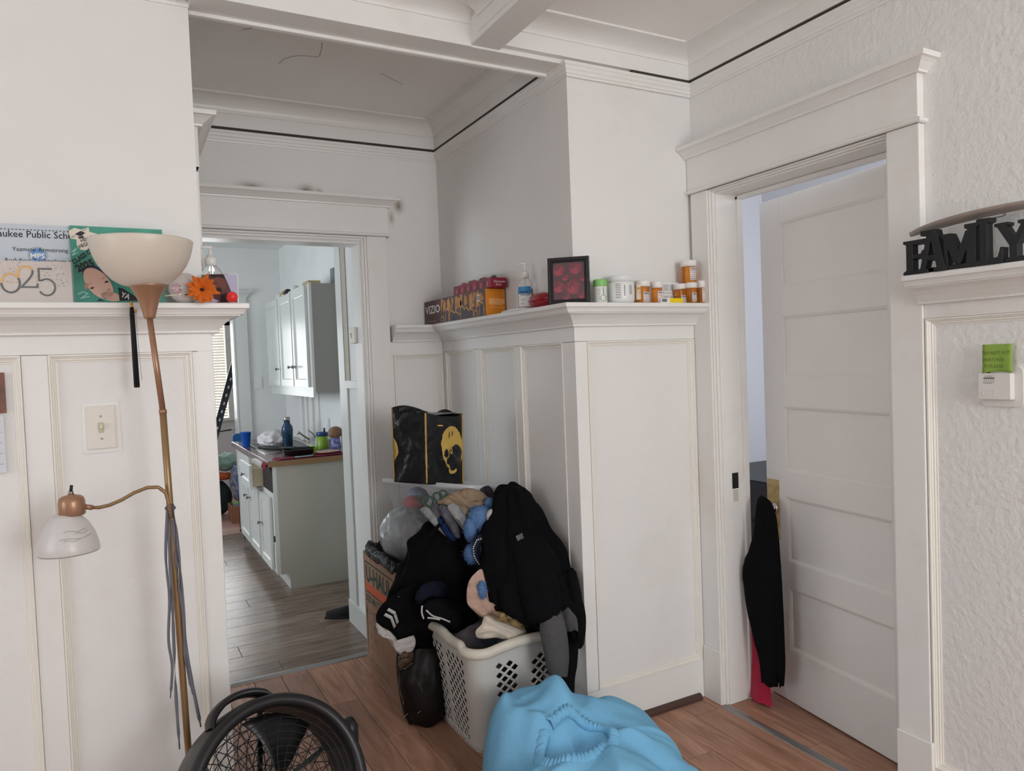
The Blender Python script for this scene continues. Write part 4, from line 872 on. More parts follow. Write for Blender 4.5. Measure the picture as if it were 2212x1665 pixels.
A_ = [[(-.02,0),(.36,0),(.36,.08),(.25,.10),(.50,.84),(.42,1),(.36,1),(.08,.12),(-.02,.08)], [(.36,1),(.44,.98),(.46,.80),(.66,.11),(.56,.08),(.56,0),(1.02,0),(1.02,.08),(.95,.12),(.66,1)], [(.28,.28),(.66,.28),(.62,.40),(.32,.40)], [(.12,.88),(.62,.88),(.62,1),(.12,1)]]
M_ = [[(0,0),(.28,0),(.28,.08),(.20,.10),(.20,.90),(.08,.90),(.08,.10),(0,.08)], [(.02,1),(.30,1),(.56,.40),(.46,.10),(.40,.10),(.08,.86),(.02,.90)], [(.98,1),(.72,1),(.44,.30),(.50,.10),(.56,.10),(.92,.88),(.98,.90)], [(.72,0),(1,0),(1,.08),(.94,.10),(.94,.90),(.74,.90),(.74,.10),(.72,.08)]]
I_ = [[(0,0),(1,0),(1,.09),(.80,.12),(.80,.88),(1,.91),(1,1),(0,1),(0,.91),(.20,.88),(.20,.12),(0,.09)]]
L_ = [[(0,0),(.98,0),(1,.34),(.90,.34),(.80,.14),(.42,.12),(.42,.88),(.56,.91),(.56,1),(0,1),(0,.91),(.14,.88),(.14,.12),(0,.09)]]
Y_ = [[(.28,0),(.72,0),(.72,.08),(.62,.11),(.62,.48),(.40,.48),(.40,.11),(.28,.08)], [(0,1),(.40,1),(.40,.92),(.34,.90),(.56,.54),(.60,.42),(.40,.42),(.08,.90),(0,.92)], [(1,1),(.64,1),(.64,.92),(.72,.90),(.50,.54),(.46,.42),(.62,.42),(.92,.90),(1,.92)]]
letter(F_, 0, .094, .078); letter(A_, .050, .114, .086, -.012, .016); letter(M_, .118, .096, .100); letter(I_, .188, .112, .040, -.012, .015); letter(L_, .222, .118, .070, -.012, .016); letter(Y_, .268, .100, .095)
obj('base_bar', MB().poly([(.004,0),(.36,0),(.36,.012),(.004,.012)], (0,0,0), U, V, N, -.013, .010), SB, t, bevel=.001)
t2 = thing('paper_plate', 'bent brown-grey paper plate lying across the top of the FAMILY sign', 'plate', (1.94,1.02,1.660))
G = []
for i in range(21):
    u = -.17+.41*i/20; row = []
    for j in range(7):
        v = (j/6-.5); wd = .105*math.sqrt(max(0.02, 1-((u-.02)/.215)**2))
        row.append((v*wd+.006, u, .012-.24*(u+.03)**2*1.2+.010*abs(v*2)**3))
    G.append(row)
obj('sheet', MB().grid(G), mat('kraft_grey_paper', srgb(176,164,154), .6, var=.1, vscale=12), t2, solid=.0015)
b = MB().tube(torus_pts((.0,.03,.006), .034, 24, (1,0,0), (0,1,0)), .0012, 5); obj('rim_ring', b, mat('grey_ring', srgb(110,102,96), .6), t2)
tag(obj('receipt', MB().box((1.905,1.13,ZS), (1.935,1.21,ZS+.010)), mat('brown_card', srgb(150,112,98), .5)), 'small brown card under the FAMILY sign', 'card')
# thermostat
t = thing('thermostat', 'white wall thermostat on a rounded back plate under the green note', 'thermostat', (2.004,1.059,1.238))
WP = mat('white_thermostat_plastic', srgb(222,219,214), .35)
def rrect(w, h, r, n=6):
    p = []
    for (cx_, cy_, a0) in ((w/2-r,h/2-r,0), (-w/2+r,h/2-r,90), (-w/2+r,-h/2+r,180), (w/2-r,-h/2+r,270)):
        p += [(cx_+r*math.cos(math.radians(a0+90*k/n)), cy_+r*math.sin(math.radians(a0+90*k/n))) for k in range(n+1)]
    return p
obj('back_plate', MB().poly(rrect(.106,.106,.018), (0,0,0), U, V, N, 0, .008), WP, t, bevel=.0015)
obj('body', MB().poly([(a-.008,c) for a, c in rrect(.080,.068,.003)], (0,0,0), U, V, N, .004, .026), WP, t, bevel=.002)
b = MB().poly([(-.033,.020),(-.006,.020),(-.006,.0225),(-.033,.0225)], (0,0,0), U, V, N, .0262, .0266)
for k in range(5): b.poly([(-.031+k*.0055+(k-2)*.0008,.0115),(-.0304+k*.0055+(k-2)*.0008,.0115),(-.0296+k*.0050,.0185),(-.0302+k*.0050,.0185)], (0,0,0), U, V, N, .0262, .0265)
obj('scale', b, INK, t)
b = MB().text('50 70 90°F', (0,.030,.0245), U, V, N, .0048, lift=.0264); b.text('50 60 70 80 90°F', (0,.034,.0075), U, V, N, .0042, lift=.0264, sx=.85); obj('lettering', b, INK, t)
obj('lever', MB().poly([(-.030,.033),(-.024,.033),(-.024,.037),(-.030,.037)], (0,0,0), U, V, N, .012, .018), BLACKM, t)
obj('name_window', MB().sweep([(-.036,-.024),(-.036,-.010),(-.006,-.010),(-.006,-.024)], [(0,.0255),(0,.0268),(.001,.0268),(.001,.0255)], (0,0,0), U, V, N, closed=True), WP, t)
t = thing('sticky_note', 'lime green handwritten sticky note above the thermostat', 'note', (1.981,1.096,1.272))
G = []
for i in range(9):
    row = []
    for j in range(9):
        u = .072*i/8; v = .074*j/8+.004*math.sin(i/8*math.pi)*(1-j/8); row.append(tuple(Vector((0,0,0))+U*u+V*v+N*(.012*(1-j/8)*(.4+.6*abs(i/8-.5)*2)*.6-.006+.004*(j/8))))
    G.append(row)
obj('paper', MB().grid(G), mat('lime_green_paper', srgb(142,172,74), .6), t, solid=.0004)
b = MB()
for s_, u_, v_, sz in (('DO NOT PUT', .003, .048, .0118), ('HEAT PASS', .005, .031, .0112), ('75 PLEASE', .006, .014, .0118)): b.text(s_, U*u_+V*v_+N*.006, U, V, N, sz, shear=.1, sx=.92)
obj('handwriting', b, mat('green_grey_pen', srgb(70,100,40), .6), t)
# knob, plate on the door
kl_ = empty('hardware', None)
bpy.data.objects.remove(kl_)
plate = obj('lock_plate', MB().box((-.002,LW-.070,.62), (.001,LW-.003,.855)), mat('worn_brass_plate', srgb(206,186,130), .35, metal=.5, col2=srgb(180,150,90), vscale=30), leaf, bevel=.001)
CHROME = mat('chrome', srgb(190,188,184), .12, metal=1.0)
KM = Matrix.Rotation(math.radians(-90), 3, 'Y')
obj('knob', MB().lathe([(.022,0),(.023,.003),(.012,.006),(.010,.020),(.020,.026),(.027,.034),(.028,.044),(.022,.052),(.0,.055)], c=(-.001,LW-.040,.742), n=32, mat=KM), CHROME, leaf)
obj('screw', MB().lathe([(0,0),(.003,0),(.002,.0015),(0,.002)], c=(-.002,LW-.012,.845), n=10, mat=KM), CHROME, leaf)
# ================================================================== KITCHEN
CABW = mat('cabinet_white_paint', srgb(214,216,212), .28, var=.02, vscale=5)
CABG = mat('cabinet_side_grey', srgb(178,176,164), .4, var=.04, vscale=3)
KNOB = mat('dull_steel_knob', srgb(120,118,114), .3, metal=.9)
U, V, N = Vector((0,-1,0)), Vector(Z3), Vector((-1,0,0))
def kdoor(parent, x, y0, y1, z0, z1, knob=None, th=.018, name='door', open_=0.0):
    b = MB().sweep([(0,0),(0,z1-z0),(y1-y0,z1-z0),(y1-y0,0)], [(0,0),(0,th),(.048,th),(.050,th-.004),(.054,th-.006),(.054,0)], (x,y1,z0), U, V, N, closed=True)
    b.poly([(.05,.05),(y1-y0-.05,.05),(y1-y0-.05,z1-z0-.05),(.05,z1-z0-.05)], (x,y1,z0), U, V, N, 0, th-.009)
    d = obj(name, b, CABW, parent)
    if knob:
        obj('knob', MB().lathe([(.004,0),(.004,.012),(.011,.018),(.012,.022),(.008,.026),(0,.027)], c=(x-th,)+knob, n=16, mat=Matrix.Rotation(math.radians(-90),3,'Y')), KNOB, d)
    return d
bc_ = thing('base_cabinet', 'white kitchen base cabinet run with an open drawer beyond the doorway', 'cabinet', (.81,4.615,0))
Lb = lambda a, b: (Vector(a)-Vector((.81,4.615,0)), Vector(b)-Vector((.81,4.615,0)))
cb = MB()
a, b_ = Lb((.812,4.619,.10), (1.279,6.14,.765)); cb.box(a, b_)
a, b_ = Lb((.884,4.619,0), (1.279,6.14,.10)); cb.box(a, b_)
# the body is solid; the bay's shade is painted on further down
obj('body', cb, CABW, bc_)
a, b_ = Lb((.812,4.612,.10), (1.279,4.620,.765)); a2, b2_ = Lb((.884,4.612,0), (1.279,4.620,.10)); obj('side_panel', MB().box(a, b_).box(a2, b2_), CABG, bc_)
a, b_ = Lb((.806,4.611,.10), (.830,4.614,.765)); obj('filler_strip', MB().box(a, b_), CABW, bc_)
def kd(y0, y1, z0, z1, knob, name='door', x=.810): 
    return kdoor(bc_, x-.81, y0-4.615, y1-4.615, z0, z1, (knob[0]-4.615, knob[1]) if knob else None, name=name)
kd(4.70, 5.06, .115, .565, (5.01,.36)); kd(5.10, 5.50, .115, .575, (5.45,.46)); kd(5.53, 5.95, .115, .575, (5.58,.46))
kd(5.42, 5.95, .60, .75, None, 'drawer'); 
dr = kd(4.98, 5.38, .585, .74, (5.18,.665), 'drawer', x=.745)
a, b_ = Lb((.745,5.0,.60), (.815,5.36,.71)); obj('drawer_box', MB().box(a, b_), mat('pale_drawer_wood', srgb(206,190,158), .5), bc_)
a, b_ = Lb((.8085,4.64,.60), (.812,4.97,.76)); obj('open_bay', MB().box(a, b_), mat('dark_bay', srgb(44,36,34), .8), bc_)  # dark panel on the solid front paints the shade of an open bay
a, b_ = Lb((.745,4.66,.585), (.815,4.97,.592)); 
a, b_ = Lb((.803,4.633,.30), (.812,4.650,.335)); obj('hinge', MB().box(a, b_), BLACKM, bc_)
ct = thing('countertop', 'brown laminate kitchen countertop with worn wood edge', 'counter', (.78,4.595,.765))
obj('top', MB().box((0,0,0), (.499,1.57,.036)), mat('brown_laminate', srgb(112,86,80), .18, col2=srgb(90,66,60), vscale=9), ct, bevel=.003)
obj('edge_band', MB().box((.002,-.003,.001), (.499,0,.034)), mat('raw_wood_edge', srgb(140,108,72), .6), ct)
obj('front_band', MB().box((-.003,0,.001), (0,1.57,.034)), mat('worn_metal_band', srgb(140,126,120), .15, metal=.4), ct)
sk = thing('sink', 'stainless steel kitchen sink set in the countertop', 'sink', (.86,5.05,.801))
SS = mat('stainless_steel', srgb(160,160,158), .25, metal=.9)
obj('rim', MB().sweep([(0,0),(0,.75),(.34,.75),(.34,0)], [(-.02,.0),(-.02,.006),(.004,.007),(.006,.001)], closed=True), SS, sk)
obj('basin', MB().box((0,0,.0005), (.34,.75,.0015)), mat('sink_shadow_steel', srgb(90,90,90), .35, metal=.8), sk)  # flat plate in darkened steel stands for the shaded depth of the sink
fp = at(686, 962, 'y', 5.18)
f = thing('faucet', 'chrome kitchen faucet with lever behind the frying pan', 'faucet', (fp.x, 5.18, .808))
fl2 = lambda px, py: at(px, py, 'y', 5.18)-Vector((fp.x,5.18,.808))
obj('body', MB().lathe([(.022,0),(.024,.004),(.018,.012),(.016,.05),(.014,.062),(0,.066)], n=20), CHROME, f)
obj('spout', MB().tube([fl2(682,958), fl2(668,948), fl2(652,938), fl2(645,933), fl2(643,938)], [.009,.008,.007,.007,.0075], 12), CHROME, f)
obj('lever', MB().tube([fl2(683,950), fl2(681,942), fl2(674,934), fl2(663,928)], [.008,.007,.005,.004], 10), CHROME, f)
# upper cabinet
uc = thing('wall_cabinet', 'white upper kitchen cabinet with three doors and a grey side', 'cabinet', (1.10,4.70,1.20))
obj('body', MB().box((0,0,0), (.18,1.45,.69)), CABW, uc)
obj('side_panel', MB().box((.006,-.006,0), (.18,.001,.695)), mat('taupe_cabinet_side', srgb(150,148,142), .45), uc)
obj('filler_strip', MB().box((-.004,-.008,-.006), (.012,.01,.70)), CABW, uc)
obj('bottom_rail', MB().box((-.002,0,-.03), (.012,1.42,.012)), CABW, uc)
for k, (y0, y1, kn) in enumerate(((.06,.47,(.42,.17)), (.50,.93,(.55,.17)), (.96,1.43,(1.0,.16)))): kdoor(uc, -.001, y0, y1, .035, .685, kn)
# clutter on top of it
CLU = [mat('brass_clutter', srgb(180,160,120), .35, metal=.4), mat('white_clutter', srgb(215,215,210), .4), mat('black_clutter', srgb(30,30,30), .5)]
tag(obj('cardboard_flat', MB().box((1.12,4.80,1.895), (1.20,4.96,1.925)), CLU[0], bevel=.002), 'tan flat carton on top of the upper kitchen cabinet', 'box')
tag(obj('rod', MB().tube([(1.13,4.98,1.905),(1.14,5.6,1.912)], .010, 10), CLU[1]), 'pale rod lying on top of the upper kitchen cabinet', 'rod')
for k, y in enumerate((5.25,5.5,5.62,5.8)):
    b = MB().lathe([(0,0),(.03,.001),(.032,.02),(.02,.045),(.012,.05),(0,.05)], n=18); tag(obj('kitchen_jar', b, CLU[(k+1) % 3], loc=(1.135,y,1.891)), ('small white pot on the upper cabinet', 'small dark pot on the upper cabinet', 'brass-coloured pot on the upper cabinet', 'white pot at the far end of the upper cabinet')[k] if k else 'white pot nearest the rod on the upper cabinet', 'pot')
# window/door trim strips behind the sink and vent hole
tr_ = struct(empty('trim_13'))
for y0, y1, p in ((5.30,5.36,.012), (5.46,5.56,.02), (5.66,5.70,.015), (5.80,5.90,.02)): obj('board', MB().box((1.28-p,y0,.80), (1.281,y1,1.21)), TRIM, tr_, bevel=.001)
tag(obj('wall_vent', MB().box((1.272,at(721,590,'x',1.275).y,at(717,612,'x',1.275).z), (1.281,at(714,590,'x',1.275).y,at(717,579,'x',1.275).z)), mat('grey_vent', srgb(120,126,126), .5), bevel=.002), 'small grey vent opening high above the upper cabinet', 'vent')
# chase wall trim beside the doorway
ch = struct(empty('trim_14'))
obj('board', MB().box((1.036,3.735,0), (1.046,3.842,2.38)), CABW, ch, bevel=.001)
obj('strip', MB().box((1.040,3.66,1.28), (1.0455,3.735,2.38)), mat('greige_strip', srgb(178,172,158), .6), ch)
obj('rail', MB().box((1.034,3.50,1.245), (1.046,3.735,1.285)), CABW, ch, bevel=.001)
obj('skirting', MB().box((1.030,3.50,0), (1.046,3.842,.12)), CABW, ch, bevel=.002)
obj('stile', MB().box((1.034,3.70,.12), (1.046,3.735,1.245)), CABW, ch, bevel=.001)
t = thing('smoke_alarm', 'off-white wall alarm on the narrow kitchen wall by the doorway', 'alarm', (1.045,3.50,1.505))
obj('body', MB().poly(rrect(.088,.078,.008), (0,0,0), U, V, N, 0, .030), mat('aged_ivory_plastic', srgb(214,208,196), .4), t, bevel=.004)
b = MB().poly([(-.012,-.010),(-.006,-.010),(-.006,.012),(-.012,.012)], (0,0,0), U, V, N, .0302, .0308).poly([(-.022,.006),(-.018,.006),(-.018,.012),(-.022,.012)], (0,0,0), U, V, N, .0302, .0308); obj('slots', b, mat('dark_slot', srgb(50,48,46), .6), t)
# far casing (door_4)
d4 = struct(empty('door_4'))
casing(d4, (.885,6.476,0), (.99,6.50,2.00), m=CABW); casing(d4, (.0,6.476,0), (.1,6.50,2.00), m=CABW); casing(d4, (-.02,6.474,1.97), (1.0,6.50,2.02), 'header', m=CABW)
obj('crown', MB().sweep([(-.02,6.5),(-.02,6.476),(1.0,6.476),(1.0,6.5)], [(a*.7, 1.985+h) for a, h in CROWN]), CABW, d4)
obj('jamb', MB().box((.872,6.47,0), (.885,6.63,1.97)), CABW, d4)
tag(obj('outlet_plate', MB().box((1.02,6.493,1.20), (1.09,6.499,1.31)), KWALL, bevel=.002), 'painted-over outlet plate on the far kitchen wall', 'outlet')
# things on the counter
ZC = .8015
cp = at(527, 962, 'z', ZC)
t = thing('plastic_cup', 'blue plastic cup at the far end of the kitchen counter', 'cup', (.815,5.66,ZC))
BLU = mat('royal_blue_plastic', srgb(24,84,176), .3)
obj('cup', MB().lathe([(0,0),(.026,0),(.027,.004),(.038,.100),(.041,.102),(.041,.106),(.038,.106),(.026,.006),(0,.006)], n=28), BLU, t)
t = crumple('shopping_bag', 'crumpled white plastic shopping bag on the kitchen counter', 'bag', (.975,5.42,ZC), .115, .13, .062, mat('thin_white_plastic', srgb(222,216,218), .3, alpha=.9, bump=.01, bscale=30), 11, n=30, amp=.38)
bp = at(618, 958, 'y', 5.30)
t = thing('steel_flask', 'tall dark blue metal flask with steel lid on the counter', 'flask', (bp.x+.012,5.30,ZC))
obj('flask', MB().lathe([(0,0),(.030,0),(.033,.004),(.040,.13),(.038,.150),(.022,.175),(.021,.195),(0,.195)], n=32), mat('navy_gloss_metal', srgb(26,56,88), .2, metal=.3, col2=srgb(60,84,104), vscale=60), t)
obj('lid', MB().lathe([(.0225,.193),(.0235,.195),(.0235,.214),(.021,.218),(0,.218)], n=28), SS, t)
fpn = at(655, 985, 'z', ZC)
t = thing('frying_pan', 'black frying pan with handle lying on the counter edge', 'pan', (1.00,4.76,ZC+.006))
PAN = mat('black_nonstick', srgb(24,22,23), .3)
obj('pan', MB().lathe([(0,0),(.080,0),(.090,.006),(.097,.036),(.100,.038),(.098,.041),(.094,.038),(.086,.010),(0,.004)], n=48), PAN, t)
obj('handle', MB().tube([(-.090,.045,.034),(-.12,.075,.044),(-.17,.12,.050),(-.215,.165,.052)], [.008,.011,.012,.010], 12), BLK, t)
t = thing('spatula', 'black slotted spatula resting across the frying pan', 'spatula', (.955,4.80,ZC+.048))
obj('blade', MB().poly([(0,0),(.03,-.025),(.10,-.02),(.11,.01),(.09,.035),(.02,.03)], (-.075,.05,.004), (1,-.4,-.05), (.2,1,.1), Z3, 0, .004), BLK, t, bevel=.001)
obj('handle', MB().tube([(.02,.03,.004),(.09,.0,-.004),(.15,-.03,-.004)], .005, 8), BLK, t)
t = thing('kitchen_knife', 'knife with pale turquoise handle on the red towel', 'knife', (.95,4.625,ZC+.007))
obj('blade', MB().poly([(0,-.006),(-.10,-.008),(-.10,.004),(0,.008)], (0,0,0), (1,0,0), (0,1,0), Z3, 0, .0015), SS, t)
obj('handle', MB().poly([(0,-.010),(.012,-.012),(.03,-.006),(.11,-.004),(.11,.004),(.03,.007),(.012,.012),(0,.010)], (0,0,0), (1,0,.0), (0,1,0), Z3, -.002, .006), mat('turquoise_handle', srgb(140,190,194), .35), t, bevel=.001)
t = thing('red_towel', 'dark red cloth spread over the near edge of the kitchen counter', 'cloth', (.78,4.6,ZC))
G = []
for i in range(27):
    u = -.02+.51*i/26; row = []
    for j in range(13):
        v = .004+.11*j/12*(1+.3*math.sin(i*.4)); e = .004*noise.noise(Vector((u*20,v*20,1)))+.004
        x, y, z = u, v, e+.001
        if u < .0: x, z = -.010-.004*math.sin(v*60), z-.0-(-u)*2.0
        if i < 5 : x, z = -.012-.006*math.sin(v*50+i), -.050*(1-i/5)-.006+.02*(j < 2)*0
        row.append((x, y, z))
    G.append(row)
obj('cloth', MB().grid(G), mat('dark_red_cotton', srgb(122,24,48), .85, bump=.0005, bscale=300), t, solid=.004)
gp = at(697, 962, 'y', 4.86)
t = thing('tumbler', 'lime green tumbler with dark blue lid on the counter', 'cup', (gp.x,4.86,ZC+.012))
obj('tumbler', MB().lathe([(0,0),(.033,0),(.034,.003),(.036,.095),(0,.095)], n=32), mat('lime_green_plastic', srgb(134,172,52), .4), t)
obj('lid', MB().lathe([(.037,.094),(.0385,.096),(.0385,.116),(.036,.119),(0,.119)], n=32), mat('dark_blue_plastic', srgb(24,66,120), .35), t)
obj('straw', MB().tube([(.014,0,.115),(.016,0,.145)], .006, 10), mat('navy_plastic', srgb(22,28,50), .4), t)
tag(obj('lime_scoop', MB().lathe([(0,0),(.02,.002),(.034,.016),(.040,.034),(.037,.034),(.03,.018),(0,.006)], n=20, mat=Matrix.Rotation(.5,3,'Y')), mat('bright_lime', srgb(150,210,60), .4), loc=(gp.x-.052,4.89,ZC+.004)), 'bright lime plastic scoop beside the green tumbler', 'scoop')
bp = at(708, 962, 'y', 5.05)
t = thing('clear_bottle', 'clear plastic bottle with white cap behind the green tumbler', 'bottle', (bp.x+.022,5.05,ZC))
obj('bottle', MB().lathe([(0,0),(.030,0),(.032,.004),(.032,.12),(.028,.145),(.014,.175),(.013,.185),(0,.185)], n=28), mat('clear_grey_plastic', srgb(210,214,216), .12, alpha=.45), t)
obj('cap', MB().lathe([(.014,.184),(.0145,.186),(.014,.205),(0,.207)], n=20), mat('frosted_cap', srgb(220,222,222), .4, alpha=.8), t)
tag(obj('glass_tray', MB().box((1.16,4.90,ZC), (1.275,5.15,ZC+.075)), mat('smoky_plastic', srgb(170,170,168), .2, alpha=.55), bevel=.006), 'translucent grey container beside the tumbler', 'container')
t = crumple('bean_bag', 'clear bag of pale beans lying on the red cloth', 'bag', (1.165,4.70,ZC+.006), .085, .062, .013, mat('bean_bag_film', srgb(214,190,168), .3, col2=srgb(150,110,90), vscale=160), 5, n=22, amp=.25)
obj('bag_stripe', MB().box((-.05,-.02,.024), (.06,.02,.0262)), mat('purple_print', srgb(84,64,130), .4), t)
t = thing('package', 'brown paper-wrapped bundle in a blue wrapper beside the near kitchen wall', 'package', (1.235,4.74,ZC))
obj('wrapper', MB().lathe([(0,0),(.030,.002),(.034,.05),(.026,.10),(0,.10)], n=20), mat('blue_wrapper', srgb(52,66,130), .35, col2=srgb(150,150,190), vscale=40), t)
obj('bundle', MB().grid([[(p_[0]*1.0, p_[1], p_[2]+.092) for p_ in [(math.sin(math.pi*i/12)*math.cos(math.tau*j/24)*.042*(1+.5*noise.noise(Vector((i*.6,j*.5,2)))), math.sin(math.pi*i/12)*math.sin(math.tau*j/24)*.042*(1+.5*noise.noise(Vector((i*.6,j*.5,2)))), .040-.040*math.cos(math.pi*i/12)) for j in range(24)]] for i in range(13)], closed_u=True), mat('brown_paper', srgb(128,96,72), .7, bump=.002, bscale=30), t)
# dark shoe on the kitchen floor
t = thing('dark_shoe', 'dark shoe on the kitchen floor beyond the doorway', 'shoe', (1.0,3.93,0))
obj('sole', MB().poly([(-.075,-.022),(-.02,-.030),(.05,-.026),(.075,-.008),(.07,.02),(.02,.028),(-.05,.024),(-.08,.005)], (0,0,0), (.86,-.5,0), (.5,.86,0), Z3, 0, .012), BLK, t, bevel=.003)
G = []
for i in range(13):
    s_ = i/12; x = -.07+.14*s_; hw = .024*math.sin(math.pi*min(.96,max(.06,s_*.9+.08)))**.5; hh = .025+.035*s_
    G.append([(x*.86+hw*math.cos(a)*.5, -x*.5+hw*math.cos(a)*.86, .011+hh*max(0,math.sin(a))) for a in [math.pi*j/10 for j in range(11)]])
obj('upper', MB().grid(G), mat('black_fabric_shoe', (.015,.015,.018), .8), t)
# ---- far room seen past the counter
wn = struct(empty('window_5'))
obj('blind_glow', MB().box((.20,8.555,.86), (1.06,8.56,1.86)), mat('sunlit_blind_glass', (1,.98,.93), .5, emit=2.2), wn)  # glowing sheet stands for the daylight behind the blind
for k in range(33): obj('slat', MB().box((.205,8.525,.87+k*.030), (1.055,8.535,.893+k*.030)), bpy.data.materials.get('blind_slat') or mat('blind_slat', srgb(238,232,216), .5, emit=.35), wn)  # slats glow a little, imitating daylight shining through them
obj('frame', MB().box((1.06,8.47,.80), (1.15,8.51,1.92)), CABW, wn); obj('frame', MB().box((.12,8.47,1.86), (1.15,8.51,1.95)), CABW, wn)
obj('sill', MB().box((.12,8.43,.83), (1.17,8.52,.86)), CABW, wn); obj('apron', MB().box((.14,8.48,.73), (1.15,8.51,.83)), CABW, wn)
rp1, rp2 = at(470, 935, 'y', 7.0), at(509, 790, 'y', 7.0)
t = thing('metal_rack', 'dark perforated metal rack post leaning in the far room', 'rack', rp1)
d = rp2-rp1; Lr = d.length; d.normalize(); sd = d.cross(Vector((0,1,0))).normalized()
DKM = mat('gunmetal', srgb(40,44,50), .45, metal=.4)
b = MB(); b.poly([(-.015,-.15),(.04,-.15),(.04,Lr),(-.015,Lr)], (0,0,0), sd, d, (0,-1,0), 0, .004); obj('post', b, DKM, t)
obj('post_flange', MB().poly([(.04,-.15),(.046,-.15),(.046,Lr+.02),(.04,Lr+.02)], (0,0,0), sd, d, (0,-1,0), 0, .03), DKM, t)
b = MB()
for k in range(8): b.poly([(.006,.03+k*.075),(.018,.03+k*.075),(.018,.055+k*.075),(.006,.055+k*.075)], (0,0,0), sd, d, (0,-1,0), .0041, .0045)
o = obj('slots', b, mat('bright_slot', srgb(210,212,214), .6), t); o['kind'] = 'stuff'
obj('crossbar', MB().tube([d*.0+sd*.02+Vector((0,.02,0)), Vector((.12,.02,.02))], .006, 8), DKM, t)
def lump(name, label, cat, c, e, m, seed, amp=.5):
    return crumple(name, label, cat, c, e[0], e[1], e[2], m, seed, n=16, amp=amp)
lump('laundry_bag', 'dark green bag in the far-room pile', 'bag', (.80,7.42,0), (.11,.12,.16), mat('dark_green_cloth', srgb(36,52,50), .8), 21)
lump('orange_bundle', 'orange cloth bundle in the far-room pile', 'cloth', (.84,7.4,.335), (.09,.1,.035), mat('burnt_orange_cloth', srgb(176,84,40), .8), 22)
lump('pale_green_bag', 'pale green bag on top of the far-room pile', 'bag', (.88,7.45,.41), (.10,.10,.09), mat('pale_green_cloth', srgb(140,170,158), .7), 23)
lump('blue_bag', 'blue patterned bag in the far-room pile', 'bag', (.975,7.3,.12), (.08,.12,.19), mat('blue_print_plastic', srgb(40,100,160), .4, col2=srgb(190,170,160), vscale=25), 24)
t = thing('wooden_crate', 'low wooden crate holding papers on the far-room floor', 'crate', (.915,7.05,0))
WD = mat('crate_wood', srgb(140,92,66), .6)
for a, b_ in (((-.07,-.12,0),(-.058,.12,.15)), ((.058,-.12,0),(.07,.12,.15)), ((-.058,-.12,0),(.058,-.108,.15)), ((-.058,.108,0),(.058,.12,.15)), ((-.058,-.108,0),(.058,.108,.01))): obj('board', MB().box(a, b_), WD, t, bevel=.001)
for k in range(3): tag(obj('book', MB().box((.87,6.96+k*.03,.012), (.96,6.982+k*.03,.17+.01*(k % 2))), [mat('book_grey', srgb(120,126,140), .6), mat('book_green', srgb(110,190,80), .6), mat('book_plum', srgb(80,50,90), .6)][k % 3]), ('thin grey book standing in the wooden crate','thin green book standing in the wooden crate','thin plum book standing in the wooden crate')[k], 'book', 'books in the far-room crate')
t = thing('blue_chair', 'blue plastic chair back beyond the kitchen counter', 'chair', (.80,6.35,0))
BL2 = mat('deep_blue_plastic', srgb(20,88,140), .4)
q1, q2 = at(513,938,'y',6.40), at(512,1000,'y',6.40)
obj('back', MB().poly(rrect(.10,.125,.03), (q1.x-.80+.01,.05,q1.z-.055), (1,0,0), Z3, (0,-1,0), 0, .012), BL2, t, bevel=.003)
obj('leg', MB().tube([(q1.x-.80+.03,.05,q1.z-.1),(q1.x-.80+.05,.06,.30)], .007, 8), DKM, t)
obj('seat', MB().box((q1.x-.80-.0,.0,.30), (q1.x-.80+.12,.22,.50)), BL2, t, bevel=.02)
for sx_ in (.01,.10):
    for sy_ in (.02,.20): obj('leg', MB().tube([(q1.x-.80+sx_,sy_,.31),(q1.x-.80+sx_,sy_,0)], .008, 8), DKM, t)
# ================================================================== BEDROOM BEHIND THE DOOR
t = thing('dark_dresser', 'black furniture glimpsed through the bedroom doorway gap', 'dresser', (3.0,2.5,0))
obj('body', MB().box((-.05,.2,0), (.55,.78,.67)), mat('black_furniture', (.02,.02,.024), .4), t, bevel=.004)
for k in range(3): obj('drawer', MB().box((-.062,.22,.05+k*.21), (-.05,.76,.24+k*.21)), mat('black_drawer', (.025,.025,.03), .35) if k == 0 else bpy.data.materials['black_drawer'], t, bevel=.002)
